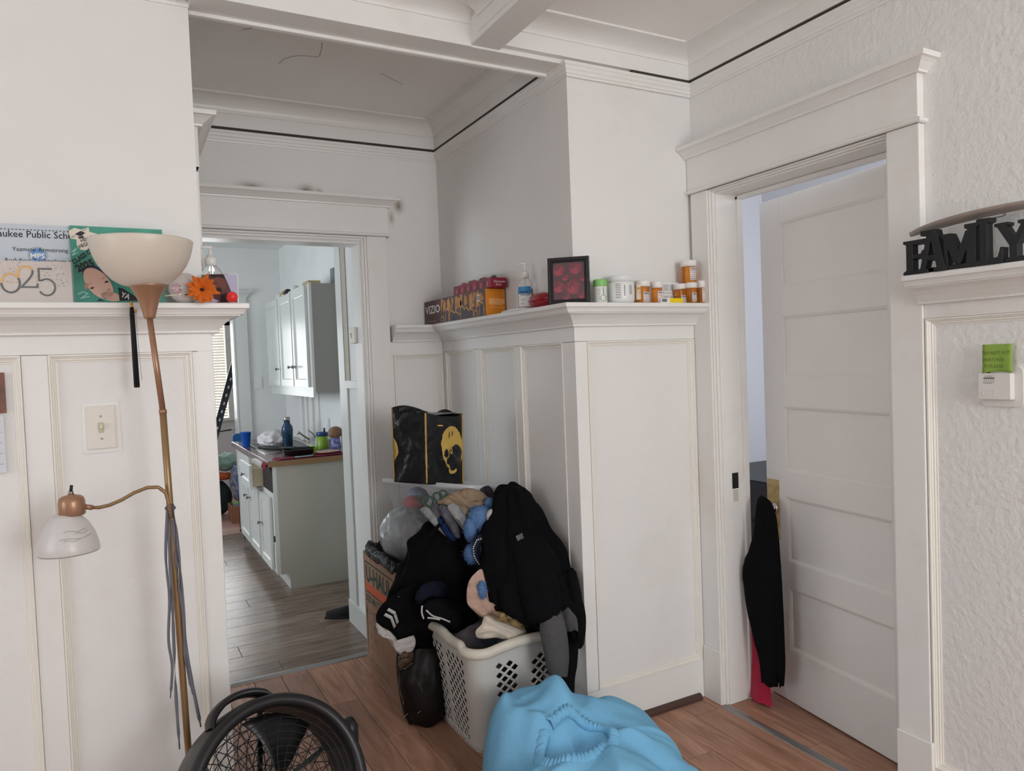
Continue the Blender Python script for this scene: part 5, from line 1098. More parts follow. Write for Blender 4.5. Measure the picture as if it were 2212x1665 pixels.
# ================================================================== CLOTH HELPERS
LAT = Vector((.88,-.475,0)); DEP = Vector((.475,.88,0))
def garment(name, parent, rings, m, seed=0, n=72, sub=7, folds=6, amp=.16, na=.10, twist=1.2, cap=True, hem=0.0, lat=LAT, dep=DEP, nscale=9.0):
    """rings: (x, y, z, half width, half depth); folds run down the cloth, as hanging cloth does"""
    rs = smooth_rings(rings, sub); G = []; L = len(rs)
    for i, (x, y, z, hw, hd) in enumerate(rs):
        s = i/(L-1); row = []; hw = max(hw, .001); hd = max(hd, .001)
        for k in range(n):
            th = math.tau*k/n; d = Vector((math.cos(th), math.sin(th), 0))
            w = noise.noise(Vector((d.x*1.3+seed, d.y*1.3, s*2.2+seed)))
            f = abs(math.sin((th*folds+twist*s*3+w*4+seed)*.5)); f = 1-(1-f)**2
            r = 1-amp+amp*f*1.6+na*noise.noise(Vector((d.x*hw*nscale*2+seed*3, d.y*hd*nscale*2, z*nscale)))*2
            p = Vector((x,y,z))+lat*(hw*d.x*r)+dep*(hd*d.y*r)+Vector((0,0,.012*w+.010*noise.noise(Vector((x*20+seed,th,z*30)))))
            if hem and i > L-4: p.z += hem*math.sin(th*3+seed)
            row.append(p-PO)
        G.append(row)
    b = MB(); b.grid(G, closed_u=True)
    if cap:
        for row, z in ((G[0],1), (G[-1],0)):
            c = sum(row, Vector())/n; b.add([c]+row, [(0, 1+k, 1+(k+1) % n) for k in range(n)], 0, True)
    return obj(name, b, m, parent)
PO = Vector((0,0,0))
def gthing(name, label, cat, c):
    global PO
    PO = Vector(c); return thing(name, label, cat, c)
def arr(p): return [float(k) for k in p]
KNIT = mat('black_knit', (.006,.006,.007), .95, bump=.0008, bscale=300, spec=.1)
BCL = mat('black_cotton', (.004,.004,.005), .95, bump=.004, bscale=22, spec=.12)
BCL2 = mat('black_satin_cloth', (.006,.006,.007), .6, bump=.0005, bscale=200)
# ================================================================== PILE IN THE ALCOVE
# moving box
t = thing('moving_box', 'brown cardboard moving box with green and orange print in the alcove', 'box', (.945,2.78,0))
CARD = mat('brown_cardboard', srgb(168,132,108), .7, col2=srgb(150,115,92), vscale=5, bump=.0004, bscale=60)
BW, BL_, BH = .42, .46, .52
b = MB(); tkn = .006
for a, c_ in (((0,0,0),(tkn,BL_,BH)), ((BW-tkn,0,0),(BW,BL_,BH)), ((tkn,0,0),(BW-tkn,tkn,BH)), ((tkn,BL_-tkn,0),(BW-tkn,BL_,BH)), ((tkn,tkn,0),(BW-tkn,BL_-tkn,.008))): b.box(a, c_)
obj('carton', b, CARD, t)
FO = (0,BL_,0); FU, FV, FN = (0,-1,0), Z3, (-1,0,0)
PG = mat('dark_green_print', srgb(34,66,48), .6); PO_ = mat('orange_print', srgb(214,98,58), .6); PW = mat('pale_label_print', srgb(206,184,164), .6)
b = MB(); rr = lambda w, h, r, cx, cy: [(a+cx, c+cy) for a, c in rrect(w, h, r)]
b.poly(rr(.392,.140,.016,.213,.413), FO, FU, FV, FN, .0002, .0004); b.poly(rr(.378,.126,.012,.213,.413), FO, FU, FV, FN, .0004, .0006, 1)
b.poly([(.024,.350),(.402,.350),(.402,.386),(.024,.386)], FO, FU, FV, FN, .0006, .0008, 2)
obj('printed_label', b, [PG, CARD, PO_], t)
b = MB().text('U-HAUL', (0,BL_-.034,.396), FU, FV, FN, .098, sx=.98, bold=.035, lift=.0010); obj('lettering', b, PG, t)
b = MB().text('SIZE MATTERS!', (0,BL_-.022,.302), FU, FV, FN, .044, sx=.95, bold=.02); obj('lettering', b, PG, t)
b = MB().poly([(.026,.285),(.012,.245),(.021,.248),(.024,.06),(.029,.06),(.033,.248),(.042,.245)], FO, FU, FV, FN, .0002, .0005); obj('arrow', b, PG, t)
b = MB()
for s_, z_ in (('Small Box', .262), ('Books, tools', .248), ('canned goods', .238), ('Medium Box', .20), ('Pots, pans', .186), ('Large Box', .145), ('Linens, toys', .131), ('Extra-Large', .095)): b.text(s_, (0,BL_-.115,z_), FU, FV, FN, .014 if 'Box' in s_ else .010)
for k in range(3): b.text('*This box is made of recycled material and can be reused', (0,BL_-.012,.040-.014*k), FU, FV, FN, .0125, sx=.98)
obj('lettering', b, PG, t)
b = MB()
for k in range(5): obj('box_drawing', MB().sweep(rr(.030,.020,.003,.078,.262-.052*k), [(-.0006,.0002),(-.0006,.0005),(.0006,.0005),(.0006,.0002)], FO, FU, FV, FN, closed=True), PG, t)
# black liner and grey bag

PO = Vector((1.13,2.98,.5)); t = gthing('bin_liner', 'crumpled shiny black bin liner round the top of the moving box', 'liner', (1.15,2.98,.5))
G = []
for i in range(9):
    row = []
    for k in range(120):
        a = math.tau*k/120; c, s_ = math.cos(a), math.sin(a); q = 1/max(abs(c), abs(s_))
        ex = [(.200,.522,0),(.207,.516,0),(.214,.510,0),(.219,.520,0),(.217,.545,0),(.203,.560,0),(.185,.55,0),(.17,.53,0),(.16,.50,0)][i]
        r = min(q, 1.25)*ex[0]/.207*.207; nz = noise.ridged_multi_fractal(Vector((c*6,s_*6,i*.55)), 1, 2, 3, 1, 2)*.012-.012
        row.append(Vector((1.155+c*(r+nz), 3.01+s_*(r+nz)*1.1, ex[1]+nz*1.4+.012*noise.noise(Vector((c*3,s_*3,4)))))-PO)
    G.append(row)
obj('film', MB().grid(G, closed_u=True), mat('black_bin_liner', (.008,.008,.009), .2, spec=.35, bump=.006, bscale=45), t)
GREYBAG = mat('grey_translucent_bag', srgb(168,173,176), .2, coat=.3, bump=.006, bscale=16, col2=srgb(132,138,142), vscale=9, stretch=(2.2,2.2,.6))
t = crumple('stuffed_bag', 'taut shiny grey plastic bag stuffed round on top of the moving box', 'bag', (1.085,2.975,.50), .138, .150, .126, GREYBAG, 8, n=40, amp=.10)
# storage bin on top
A_b = Vector((.985,3.03,0)); B_b = Vector((1.20,2.60,0)); e1 = (A_b-B_b).normalized(); e2 = Vector((-e1.y*-1, e1.x*-1, 0)); e2 = Vector((.89,.455,0)).normalized()
t = thing('storage_bin', 'shallow clear plastic storage bin with a white lid below the black tote bag', 'bin', (B_b.x,B_b.y,.742))
LB = (A_b-B_b).length; WB = .232
def qb(u, v, z): return e1*u+e2*v+Vector((0,0,z-.15*v))
def ringq(ins, z, r=.02):
    return [qb(LB/2+a, WB/2+c, z) for a, c in rrect(LB-2*ins, WB-2*ins, r)]
b = MB(); G = [ringq(.030,.0), ringq(.022,.004), ringq(.004,.105), ringq(.0,.108), ringq(.0,.116)]
b.grid(G, closed_u=True); b.add(G[0], [tuple(range(len(G[0])))], 0)
obj('tub', b, mat('clear_bin_plastic', (.82,.86,.90), .12, alpha=.20, spec=.6), t)
b = MB(); G = [ringq(-.004,.108), ringq(-.007,.110), ringq(-.007,.126), ringq(-.002,.130), ringq(.012,.130), ringq(.016,.124)]
b.grid(G, closed_u=True); b.add(G[-1], [tuple(range(len(G[0])))], 0)
obj('lid', b, mat('white_lid_plastic', srgb(206,210,214), .35), t)
rib = thing('ribbon_loops', 'dark green looped ribbon inside the clear storage bin', 'ribbon', qb(.20,.03,.0)+Vector((B_b.x,B_b.y,.746)))
gg = MB()
for c0, r_ in (((.0,.062),.022), ((.030,.075),.02), ((.055,.058),.022), ((.03,.035),.02), ((-.05,.04),.024), ((-.085,.05),.018)):
    gg.tube([e1*-(c0[0]+r_*math.cos(k*.5236))+Vector((0,0,c0[1]+r_*.9*math.sin(k*.5236)))+e2*(.004*math.sin(k)) for k in range(13)], .0042, 8)
obj('loop', gg, mat('emerald_ribbon', srgb(24,116,66), .5), rib); rib.children[0]['kind'] = 'stuff'
def simple(name, label, cat, loc, b, m, **k): return tag(obj(name, b, m, loc=loc, **k), label, cat)
lum = lambda ex, ey, ez, sd, amp=.35, n=14: [[(math.sin(math.pi*i/n)*math.cos(math.tau*j/(2*n))*ex*(1+amp*noise.noise(Vector((i*.7,j*.7,sd)))), math.sin(math.pi*i/n)*math.sin(math.tau*j/(2*n))*ey*(1+amp*noise.noise(Vector((i*.7,j*.7,sd)))), ez+math.cos(math.pi*i/n)*ez) for j in range(2*n)] for i in range(n+1)]
base = Vector((B_b.x,B_b.y,.747))
simple('yarn_bundle', 'pink yarn bundle at the left end of the clear storage bin', 'yarn', base+qb(.37,.07,0), MB().grid(lum(.045,.045,.028,4), closed_u=True), mat('pink_yarn', srgb(206,110,118), .8, bump=.002, bscale=90))
simple('blue_trim', 'pale blue and lilac tangle in the left of the storage bin', 'trim', base+qb(.40,.13,0), MB().grid(lum(.04,.06,.045,6), closed_u=True), mat('lilac_trim', srgb(120,130,176), .7, col2=srgb(170,176,196), vscale=60))
simple('dark_cloth', 'dark purple cloth filling the right of the storage bin', 'cloth', base+qb(.13,.14,0), MB().grid(lum(.13,.06,.046,9), closed_u=True), mat('aubergine_cloth', srgb(44,32,40), .8))
simple('folded_paper', 'cream folded paper along the bottom of the storage bin', 'paper', base+qb(.17,.045,0), MB().box((-.06,-.02,0), (.06,.02,.006), mat=Matrix.Rotation(math.radians(-63),3,'Z')), mat('cream_paper', srgb(206,200,182), .6))
b = MB()
for k in range(26): 
    a = k/25; p = qb(.16-.10*a, .018, .075-.03*math.sin(a*7)); b.lathe([(0,-.0022),(.0022,0),(0,.0022)], c=p, n=8)
o = simple('bead_string', 'string of tiny white beads in the storage bin', 'beads', base, b, WHITEP); o['kind'] = 'stuff'
# tote bag
TZ = .8735
NC = at(922, 1046, 'z', TZ)
t = thing('tote_bag', 'black woven tote bag with gold piping standing on the storage bin', 'bag', NC)
s1, s2, TH = .165, .205, .302
f1 = Vector((-.52,.854,0)); f2 = Vector((.93,.37,0)).normalized()
TB = mat('black_woven_plastic', (.008,.008,.010), .3, bump=.012, bscale=18, spec=.5)
def side_pt(u, v):
    """u in 0..4 round the bag, v 0..1 up"""
    k = int(u) % 4; w = u-int(u); c = [Vector((0,0,0)), f2*s2, f2*s2+f1*s1, f1*s1]
    p = c[k].lerp(c[(k+1) % 4], w); sag = [.0,.010,.014,.010,.016][0]
    nrm = [Vector((f2.y,-f2.x,0)), Vector((-f1.y*-1,f1.x*-1,0)), Vector((-f2.y,f2.x,0)), Vector((-f1.y,f1.x,0))][k]
    bulge = math.sin(math.pi*w)
    d = .010*bulge*math.sin(v*math.pi) + .018*bulge*noise.noise(Vector((u*1.7, v*4, 1))) + .006*noise.noise(Vector((u*5, v*12, 5)))*(bulge*.7+.3)
    pinch = -.022*math.exp(-((v-.40)/.05)**2)*(1 if k in (3,2) else .35)*(bulge+.35) 
    lean = f2*(.004*v)+f1*(-.004*v)
    cen = (f1*s1+f2*s2)*.5; q = p+nrm*(d)+(cen-p)*(-.02*v)+lean
    q += (cen-q)*max(0, -pinch)*1.6
    return q+Vector((0,0,-.15*q.dot(e2)+TH*v*(1+.02*math.sin(u*3))+.010*v*noise.noise(Vector((u*1.5,v*3,9)))))
def rimdip(u, v):
    u = u % 4; w = max(0, (v-.6)/.4)**2
    return Vector((0,0,w*(-.034*math.sin(math.pi*u)*(u < 1)-.012*math.exp(-((min(u,4-u))/.3)**2)+.014*(2 < u < 3)*math.sin(math.pi*(u-2)))))
_sp = side_pt
def side_pt(u, v): return _sp(u, v)+rimdip(u, v)
G = [[side_pt(4*k/96, i/30) for k in range(96)] for i in range(31)]
b = MB(); b.grid(G, closed_u=True); b.add(G[0], [tuple(range(96))], 0)
obj('body', b, TB, t, solid=.0015)
G2 = [[side_pt(4*k/96, .985-i*.04)*.97+((f1*s1+f2*s2)*.5)*.03 for k in range(96)] for i in range(4)]
obj('lining', MB().grid(G2, closed_u=True), mat('grey_lining', srgb(150,152,158), .5), t)
b = MB(); P_ = [side_pt(4*k/96, .90) for k in range(96)]; P_ = [p*.95+((f1*s1+f2*s2)*.5)*.05+Vector((0,0,.0)) for p in P_]; b.add([q-Vector((0,0,q.z-TH*.90)) for q in P_], [tuple(range(96))], 0)
obj('contents', b, mat('pale_contents', srgb(140,142,150), .5, bump=.004, bscale=30), t)
GP = mat('gold_piping', srgb(196,160,84), .5)
def piping(b, u, wd, v0=.01, v1=1.0, off=.002):
    L = []
    for i in range(31):
        v = v0+(v1-v0)*i/30; c = side_pt(u, v); cc = (f1*s1+f2*s2)*.5; o_ = (Vector((c.x,c.y,0))-cc).normalized()*off; a = side_pt(u-wd, v)+o_; e = side_pt(u+wd, v)+o_; L.append([a, c+o_*1.6, e])
    b.grid(L)
for u_ in (0.0001+4-.0001, 3.0, 1.0):
    b = MB(); piping(b, (u_ if u_ < 4 else 3.9999) , .022); obj('piping', b, GP, t, solid=.001)
# oval gold print, a plain abstract patch
def on_right(u, v, off): 
    c = side_pt(u, v); n_ = Vector((f2.y,-f2.x,0)).normalized(); return c+n_*off
def patch(b, poly, off, m):
    """poly: outline in (u, v) on the right face; fan with inner rings"""
    cx_ = sum(p[0] for p in poly)/len(poly); cy_ = sum(p[1] for p in poly)/len(poly); n = len(poly); G = []
    for q in range(6): G.append([on_right(min(.995,max(.005,cx_+(a-cx_)*q/5)), cy_+(c-cy_)*q/5, off) for a, c in poly])
    b.grid(G, m=m, closed_u=True)
b = MB(); ov = lambda cx, cy, rx, ry, n=40, w=.0: [(cx+rx*math.cos(math.tau*k/n)*(1+w*math.sin(k*2.3)), cy+ry*math.sin(math.tau*k/n)*(1+w*math.cos(k*3.1))) for k in range(n)]
patch(b, ov(.68,.50,.32,.30,48,.02), .0030, 0); patch(b, ov(.72,.36,.20,.16,30,.05), .0044, 1); patch(b, ov(.80,.44,.14,.11,30,.05), .0048, 1); patch(b, ov(.46,.42,.05,.06,20,.2), .0044, 1); patch(b, ov(.52,.32,.05,.05,20,.2), .0044, 1)
patch(b, ov(.61,.67,.014,.05,12,.2), .0044, 1); patch(b, ov(.70,.69,.012,.04,12,.2), .0044, 1); patch(b, ov(.60,.46,.045,.05,20,.03), .0058, 0); patch(b, ov(.60,.46,.020,.022,14,.03), .0070, 1)
patch(b, ov(.68,.19,.11,.05,24,.12), .0058, 0); patch(b, ov(.68,.22,.08,.035,20,.08), .0070, 1); patch(b, ov(.35,.80,.07,.012,16,.2), .003, 0)
obj('print', b, [mat('gold_print_cloth', srgb(198,166,84), .5, bump=.0005, bscale=90), TB], t)
b = MB(); 
L = []
for i in range(15):
    v = .30+.30*i/14; L.append([side_pt(3.04, v)+Vector((-.004,-.002,0)), side_pt(3.045+.13*math.sin(math.pi*i/14), v)+Vector((-.004,-.002,0))])
b.grid(L); obj('print', b, bpy.data.materials['gold_print_cloth'], t, solid=.0008)
for uu, sg in ((3.5,1), (1.5,-1)):
    hp = []; a, e = side_pt(uu-.28, .97), side_pt(uu+.28, .97)
    for i in range(13):
        s_ = i/12; p = a.lerp(e, s_)+Vector((0,0,.016*math.sin(math.pi*s_))); hp.append([p+Vector((0,0,-.010)), p+Vector((0,0,.010))])
    obj('handle', MB().grid(hp), TB, t, solid=.003)
# khaki cloth, plaid shirt, jeans
def slab(name, parent, outline, y, th, m, seed=1, wr=.010):
    """soft cushion-like cloth piece with the given outline, facing the room, wrinkled by folds"""
    pts = [at(a, c, 'y', y) for a, c in outline]; c = sum(pts, Vector())/len(pts); n = len(pts); P_ = []
    for i in range(n):
        p0, p1, p2, p3 = pts[i-1], pts[i], pts[(i+1) % n], pts[(i+2) % n]
        for k in range(6):
            t_ = k/6; P_.append(.5*((2*p1)+(p2-p0)*t_+(2*p0-5*p1+4*p2-p3)*t_*t_+(3*p1-p0-3*p2+p3)*t_**3))
    G = []
    for q in range(23):
        f = abs(q-11)/11; s_ = 1-f**1.6*.999; d = (1 if q < 11 else -1)*(1-s_**3.2); row = []
        s_ = max(s_, .001)
        for p in P_:
            v = c.lerp(p, s_); g_ = noise.noise(Vector((v.x*9+seed, v.z*9, seed*1.7))); fo = abs(math.sin((v.x*38+v.z*52)+g_*7+seed))
            dd = th*d*(1+.45*noise.noise(Vector((v.x*16,v.z*16,seed*2.1))))+(wr*(1-fo)**1.5*(1 if d > 0 else -1)*min(1, abs(d)*2.5)+.4*wr*noise.noise(Vector((v.x*60,v.z*60,seed))))
            row.append(v-PO-DEP*dd+Vector((0,0,.3*dd)))
        G.append(row)
    return obj(name, MB().grid(G, closed_u=True), m, parent)
KH = mat('khaki_cotton', srgb(150,130,108), .9, bump=.010, bscale=20, spec=.2)
t = gthing('khaki_trousers', 'khaki cotton trousers thrown over the right end of the storage bin', 'trousers', (1.26,2.57,.80))
slab('cloth', t, [(945,1086),(962,1073),(988,1060),(1010,1054),(1035,1059),(1052,1071),(1062,1085),(1048,1100),(1034,1112),(1022,1132),(1008,1142),(994,1122),(978,1102),(958,1092)], 2.575, .034, KH, 3, wr=.020)
t = gthing('plaid_shirt', 'dark blue-green plaid shirt tucked against the panelled wall', 'shirt', (1.375,2.60,.82))
slab('cloth', t, [(1030,1062),(1042,1052),(1056,1049),(1066,1060),(1074,1074),(1080,1092),(1064,1096),(1050,1084)], 2.63, .03, mat('dark_plaid', srgb(34,44,54), .9, col2=srgb(84,70,74), vscale=40, spec=.1, bump=.006, bscale=30), 5)
def leg(name, parent, pts, w, m, seed, flat=.45):
    P_ = [Vector(p)-PO for p in pts]; Q = []
    for i in range(len(P_)-1):
        for k in range(8): Q.append(P_[i].lerp(P_[i+1], k/8))
    Q.append(P_[-1]); Q = [ (Q[max(i-2,0)]+Q[max(i-1,0)]+Q[i]*2+Q[min(i+1,len(Q)-1)]+Q[min(i+2,len(Q)-1)])/6 for i in range(len(Q))]
    G = []; L = len(Q)
    for i, p in enumerate(Q):
        tg = (Q[min(i+1,L-1)]-Q[max(i-1,0)]).normalized(); sd = tg.cross(Vector((.3,-.6,.75)).normalized()).normalized(); up = sd.cross(tg); row = []
        ww = w*(1-.15*abs(i/L-.5)) 
        for k in range(28):
            a = math.tau*k/28; r = 1+.22*noise.noise(Vector((math.cos(a)*1.5+seed, math.sin(a)*1.5, i*.22)))+.12*noise.noise(Vector((math.cos(a)*4, math.sin(a)*4+seed, i*.5)))
            row.append(p+sd*(ww*r*math.cos(a))+up*(ww*flat*r*math.sin(a)))
        G.append(row)
    b = MB().grid(G, closed_u=True)
    for row in (G[0], G[-1]): c = sum(row, Vector())/28; b.add([c]+row, [(0,1+k,1+(k+1) % 28) for k in range(28)], 0, True)
    return obj(name, b, m, parent)
DEN = mat('grey_denim', srgb(98,98,104), .9, bump=.008, bscale=45, spec=.2, col2=srgb(74,76,84), vscale=30)
LDEN = mat('pale_grey_denim', srgb(150,150,150), .9, bump=.006, bscale=50, spec=.2, col2=srgb(120,122,126), vscale=40)
PT = lambda px, py, y: at(px, py, 'y', y)
t = gthing('grey_jeans', 'dark grey jeans in a tangle over the stuffed plastic bag', 'jeans', (1.12,2.62,.70))
slab('leg', t, [(930,1102),(936,1088),(956,1082),(978,1090),(994,1108),(1004,1130),(1010,1152),(1004,1172),(988,1172),(972,1158),(954,1144),(938,1126)], 2.60, .035, DEN, 4)
slab('leg', t, [(948,1094),(966,1090),(984,1108),(992,1134),(996,1160),(984,1160),(970,1140),(956,1118)], 2.555, .020, DEN, 11)
t = gthing('pale_jeans', 'pale grey jeans leg hanging diagonally across the clothes heap', 'jeans', (1.16,2.54,.70))
slab('leg', t, [(966,1094),(978,1086),(992,1092),(1004,1108),(1018,1130),(1032,1152),(1037,1167),(1022,1170),(1006,1152),(990,1132),(974,1112)], 2.535, .022, LDEN, 7)
slab('hem', t, [(908,1100),(922,1095),(940,1110),(960,1132),(974,1150),(968,1160),(950,1148),(930,1128),(914,1112)], 2.585, .016, LDEN, 2)
t = gthing('denim_cuff', 'deep blue denim cuff poking out of the grey jeans', 'jeans', (1.10,2.57,.66))
slab('cuff', t, [(944,1120),(958,1118),(974,1138),(988,1162),(982,1172),(964,1158),(950,1138)], 2.575, .016, mat('deep_blue_denim', srgb(26,44,84), .9, bump=.006, bscale=40, spec=.2), 9)
tag(obj('red_tag', MB().poly([(0,0),(.018,.004),(.016,.022),(-.002,.018)], PT(966,1108,2.545), LAT, Z3, -DEP, 0, .004), mat('red_tag_cloth', srgb(170,30,48), .6), bevel=.001), 'small red cloth tag on the jeans heap', 'tag')
# blue plush toy
PB = mat('blue_plush', srgb(94,126,170), .95, spec=.1)
pc = PT(1040, 1120, 2.50)
t = gthing('plush_toy', 'fluffy blue plush toy with pale muzzle half under the black jacket', 'toy', pc)
def fluff(name, c, e, m, seed, hair=900, hl=.0030):
    c = Vector(c)-PO; b = MB(); n = 20; G = []
    for i in range(n+1):
        th = math.pi*i/n; G.append([c+Vector((math.sin(th)*math.cos(math.tau*j/40)*e[0], math.sin(th)*math.sin(math.tau*j/40)*e[1], math.cos(th)*e[2]))*(1+.06*noise.noise(Vector((i*.5,j*.4,seed)))) for j in range(40)])
    G = [[Vector(q) for q in r] for r in G]
    b.grid(G, closed_u=True); o = obj(name, b, m, t)
    h = MB(); r_ = np.random.default_rng(seed)
    for k in range(hair):
        d = Vector(r_.normal(size=3)); d.normalize(); p = c+Vector((d.x*e[0], d.y*e[1], d.z*e[2])); nn = Vector((d.x/e[0], d.y/e[1], d.z/e[2])).normalized()
        q = p+(nn*.7+Vector(r_.normal(size=3))*.8+Vector((0,0,-.3)))*hl*(.6+.6*r_.random()); s_ = nn.cross(Vector(r_.normal(size=3))).normalized()*.0009
        h.add([p-s_, p+s_, q], [(0,1,2)], 0, False)
    f = obj('fur', h, m, o); f['kind'] = 'stuff'; return o
fluff('head', PT(1038,1122,2.50), (.050,.045,.052), PB, 1, 3200)
fluff('ear', PT(1058,1088,2.52), (.020,.016,.024), PB, 2, 900)
fluff('ear', PT(1018,1100,2.55), (.018,.016,.02), PB, 6, 700)
fluff('arm', PT(1016,1145,2.49), (.024,.03,.045), PB, 3, 1300)
fluff('belly', PT(1042,1165,2.52), (.045,.045,.05), PB, 4, 2000)
fluff('paw', PT(1041,1274,2.235), (.015,.015,.030), PB, 8, 900, .0045)
fluff('foot', PT(1020,1196,2.44), (.026,.026,.034), PB, 5, 2200, .006)
obj('muzzle', MB().lathe([(.028*math.sin(k*math.pi/10), -.028*math.cos(k*math.pi/10)) for k in range(11)], c=PT(1066,1114,2.445)-PO, n=24), mat('pale_muzzle_plush', srgb(196,188,186), .8), t)
# navy stitched strap
t = gthing('navy_strap', 'navy cloth strap with white stitching between plush toy and black jacket', 'strap', PT(1040,1185,2.42))
L = [PT(1052,1160,2.405), PT(1036,1164,2.405), PT(1028,1180,2.405), PT(1030,1200,2.405), PT(1040,1216,2.405)]
leg('strap', t, L, .016, mat('navy_cloth', srgb(18,22,42), .8), 2, flat=.5)
b = MB()
for i in range(16):
    s_ = i/15*3.99; k = int(s_); p = (L[k].lerp(L[k+1], s_-k))-PO+Vector((-.016,-.012,.002)); b.box(p-Vector((.0015,.0015,.0022)), p+Vector((.0015,.0015,.0022)))
o = obj('stitching', b, WHITEP, t); o['kind'] = 'stuff'
# big black jacket
t = gthing('black_jacket', 'large black hooded jacket heaped over the clothes against the wall corner', 'jacket', PT(1140,1200,2.3))
def pxr(py, xl, xr, y, hd):
    a, b_ = at((xl+xr)/2, py, 'y', y), None; dep_ = (a-Vector((0,0,1.35))).dot(-B_); hw = (xr-xl)/2*dep_/1583.33
    return (a.x, a.y, a.z, hw, hd)
garment('body', t, [pxr(1048,1088,1112,2.47,.02), pxr(1056,1074,1134,2.46,.06), pxr(1090,1062,1156,2.44,.08), pxr(1140,1050,1184,2.38,.09), pxr(1195,1040,1218,2.31,.10), pxr(1250,1034,1232,2.26,.10), pxr(1300,1056,1248,2.21,.09), pxr(1322,1096,1246,2.20,.085), pxr(1344,1150,1240,2.19,.07), pxr(1385,1178,1228,2.18,.05)], BCL, seed=4, folds=8, amp=.13, na=.10, twist=.9)
garment('sleeve', t, [pxr(1130,1110,1150,2.33,.02), pxr(1150,1098,1166,2.30,.035), pxr(1210,1108,1190,2.22,.05), pxr(1270,1122,1206,2.15,.05), pxr(1325,1136,1208,2.12,.045), pxr(1345,1150,1200,2.12,.02)], BCL, seed=9, folds=3, amp=.08, na=.05)
garment('tail', t, [pxr(1230,1200,1244,2.20,.03), pxr(1290,1215,1256,2.16,.04), pxr(1340,1222,1266,2.14,.04), pxr(1385,1226,1262,2.13,.04), pxr(1395,1232,1252,2.13,.02)], BCL, seed=13, folds=4, amp=.14)
obj('tag', MB().poly([(0,0),(.022,.010),(.017,.028),(-.006,.017)], PT(1118,1168,2.258)-PO, LAT, Z3, -DEP, 0, .003), mat('grey_woven_tag', srgb(70,70,72), .6, col2=srgb(120,120,120), vscale=120), t)
# black clothes mound on the box side
t = gthing('black_clothes', 'dark heap of black clothes spilling over the moving box', 'clothes', PT(950,1250,2.62))
garment('cloth', t, [pxr(1120,935,965,2.66,.02), pxr(1140,915,990,2.66,.06), pxr(1170,885,1030,2.65,.09), pxr(1210,868,1045,2.63,.10), pxr(1260,858,1050,2.61,.11), pxr(1300,850,1040,2.60,.11), pxr(1330,858,985,2.60,.07), pxr(1370,866,950,2.62,.05), pxr(1425,872,945,2.62,.05)], BCL, seed=21, folds=7, amp=.12, na=.12)
leg('string', t, [PT(938,1150,2.58), PT(952,1120,2.57), PT(958,1098,2.58)], .008, BCL, 3)
leg('string', t, [PT(925,1160,2.58), PT(948,1135,2.56), PT(968,1118,2.56)], .007, BCL, 5)
t = gthing('fleece_lined_sleeve', 'black sleeve with two white stripes and a white fleece hem before the moving box', 'clothes', PT(860,1330,2.60))
sl = slab('sleeve', t, [(905,1262),(870,1272),(840,1292),(820,1312),(812,1332),(818,1350),(838,1360),(852,1378),(868,1398),(884,1396),(893,1375),(905,1360),(915,1310)], 2.565, .03, BCL, 3)
hm_ = [PT(814,1350,2.545), PT(822,1362,2.535), PT(838,1368,2.53), PT(848,1380,2.53), PT(858,1396,2.53), PT(870,1406,2.53), PT(884,1402,2.535), PT(892,1388,2.545)]
slab('fleece_hem', t, [(812,1344),(824,1357),(841,1362),(853,1375),(861,1389),(871,1397),(884,1393),(893,1372),(898,1390),(888,1409),(869,1415),(852,1403),(842,1386),(833,1377),(817,1370)], 2.535, .016, mat('white_fleece', srgb(190,184,180), .95, bump=.012, bscale=60, spec=.1), 2)
for pts in ([(838,1316),(852,1324),(859,1346)], [(831,1327),(845,1334),(853,1355)]):
    P_ = [at(a, c, 'y', 2.528)-PO for a, c in pts]; G = [[p+LAT*(-.004)+Vector((0,0,-.004)), p+LAT*.004+Vector((0,0,.005))] for p in P_]
    obj('stripe', MB().grid(G), mat('white_stripe_cloth', srgb(186,182,180), .8) if 'white_stripe_cloth' not in bpy.data.materials else bpy.data.materials['white_stripe_cloth'], t, solid=.002)
obj('snap_button', MB().lathe([(.004,0),(.005,.002),(.003,.003),(0,.003)], c=PT(861,1289,2.53)-PO, n=14, mat=Matrix.Rotation(math.radians(90),3,'X')), mat('dark_snap', srgb(60,60,62), .3, metal=.8), t)
# studded dark leather bag on the floor
t = gthing('studded_bag', 'dark brown leather bag with stud trim slumped on the floor by the basket', 'bag', PT(915,1480,2.58))
LEA = mat('dark_brown_leather', srgb(18,12,11), .5, bump=.004, bscale=20, spec=.3)
garment('body', t, [pxr(1392,866,952,2.60,.05), pxr(1430,858,958,2.59,.07), pxr(1480,860,964,2.59,.08), pxr(1525,872,968,2.60,.085), pxr(1548,880,962,2.61,.075)], LEA, seed=31, folds=5, amp=.07, na=.07)
b = MB(); 
for path in ([(862,1418),(858,1440),(862,1465),(864,1490),(868,1505),(872,1520)], [(868,1405),(880,1400),(892,1398)], [(872,1445),(880,1440),(890,1432)], [(874,1548),(880,1542)], [(903,1540),(908,1536)], [(904,1475),(912,1490),(920,1505)], [(920,1508),(928,1504),(934,1504)]):
    P_ = smooth_rings([arr(at(a, c, 'y', 2.515)) for a, c in path], 5)
    for p in P_[::1]: b.lathe([(0,-.0016),(.0016,0),(0,.0016)], c=Vector(p)-PO, n=7)
o = obj('studs', b, mat('silver_stud', srgb(190,186,176), .25, metal=.9), t); o['kind'] = 'stuff'
slab('trim', t, [(866,1408),(884,1404),(893,1412),(890,1428),(876,1438),(864,1448),(860,1430)], 2.535, .012, mat('tooled_brown_leather', srgb(88,66,48), .5, col2=srgb(44,32,26), vscale=60), 5)
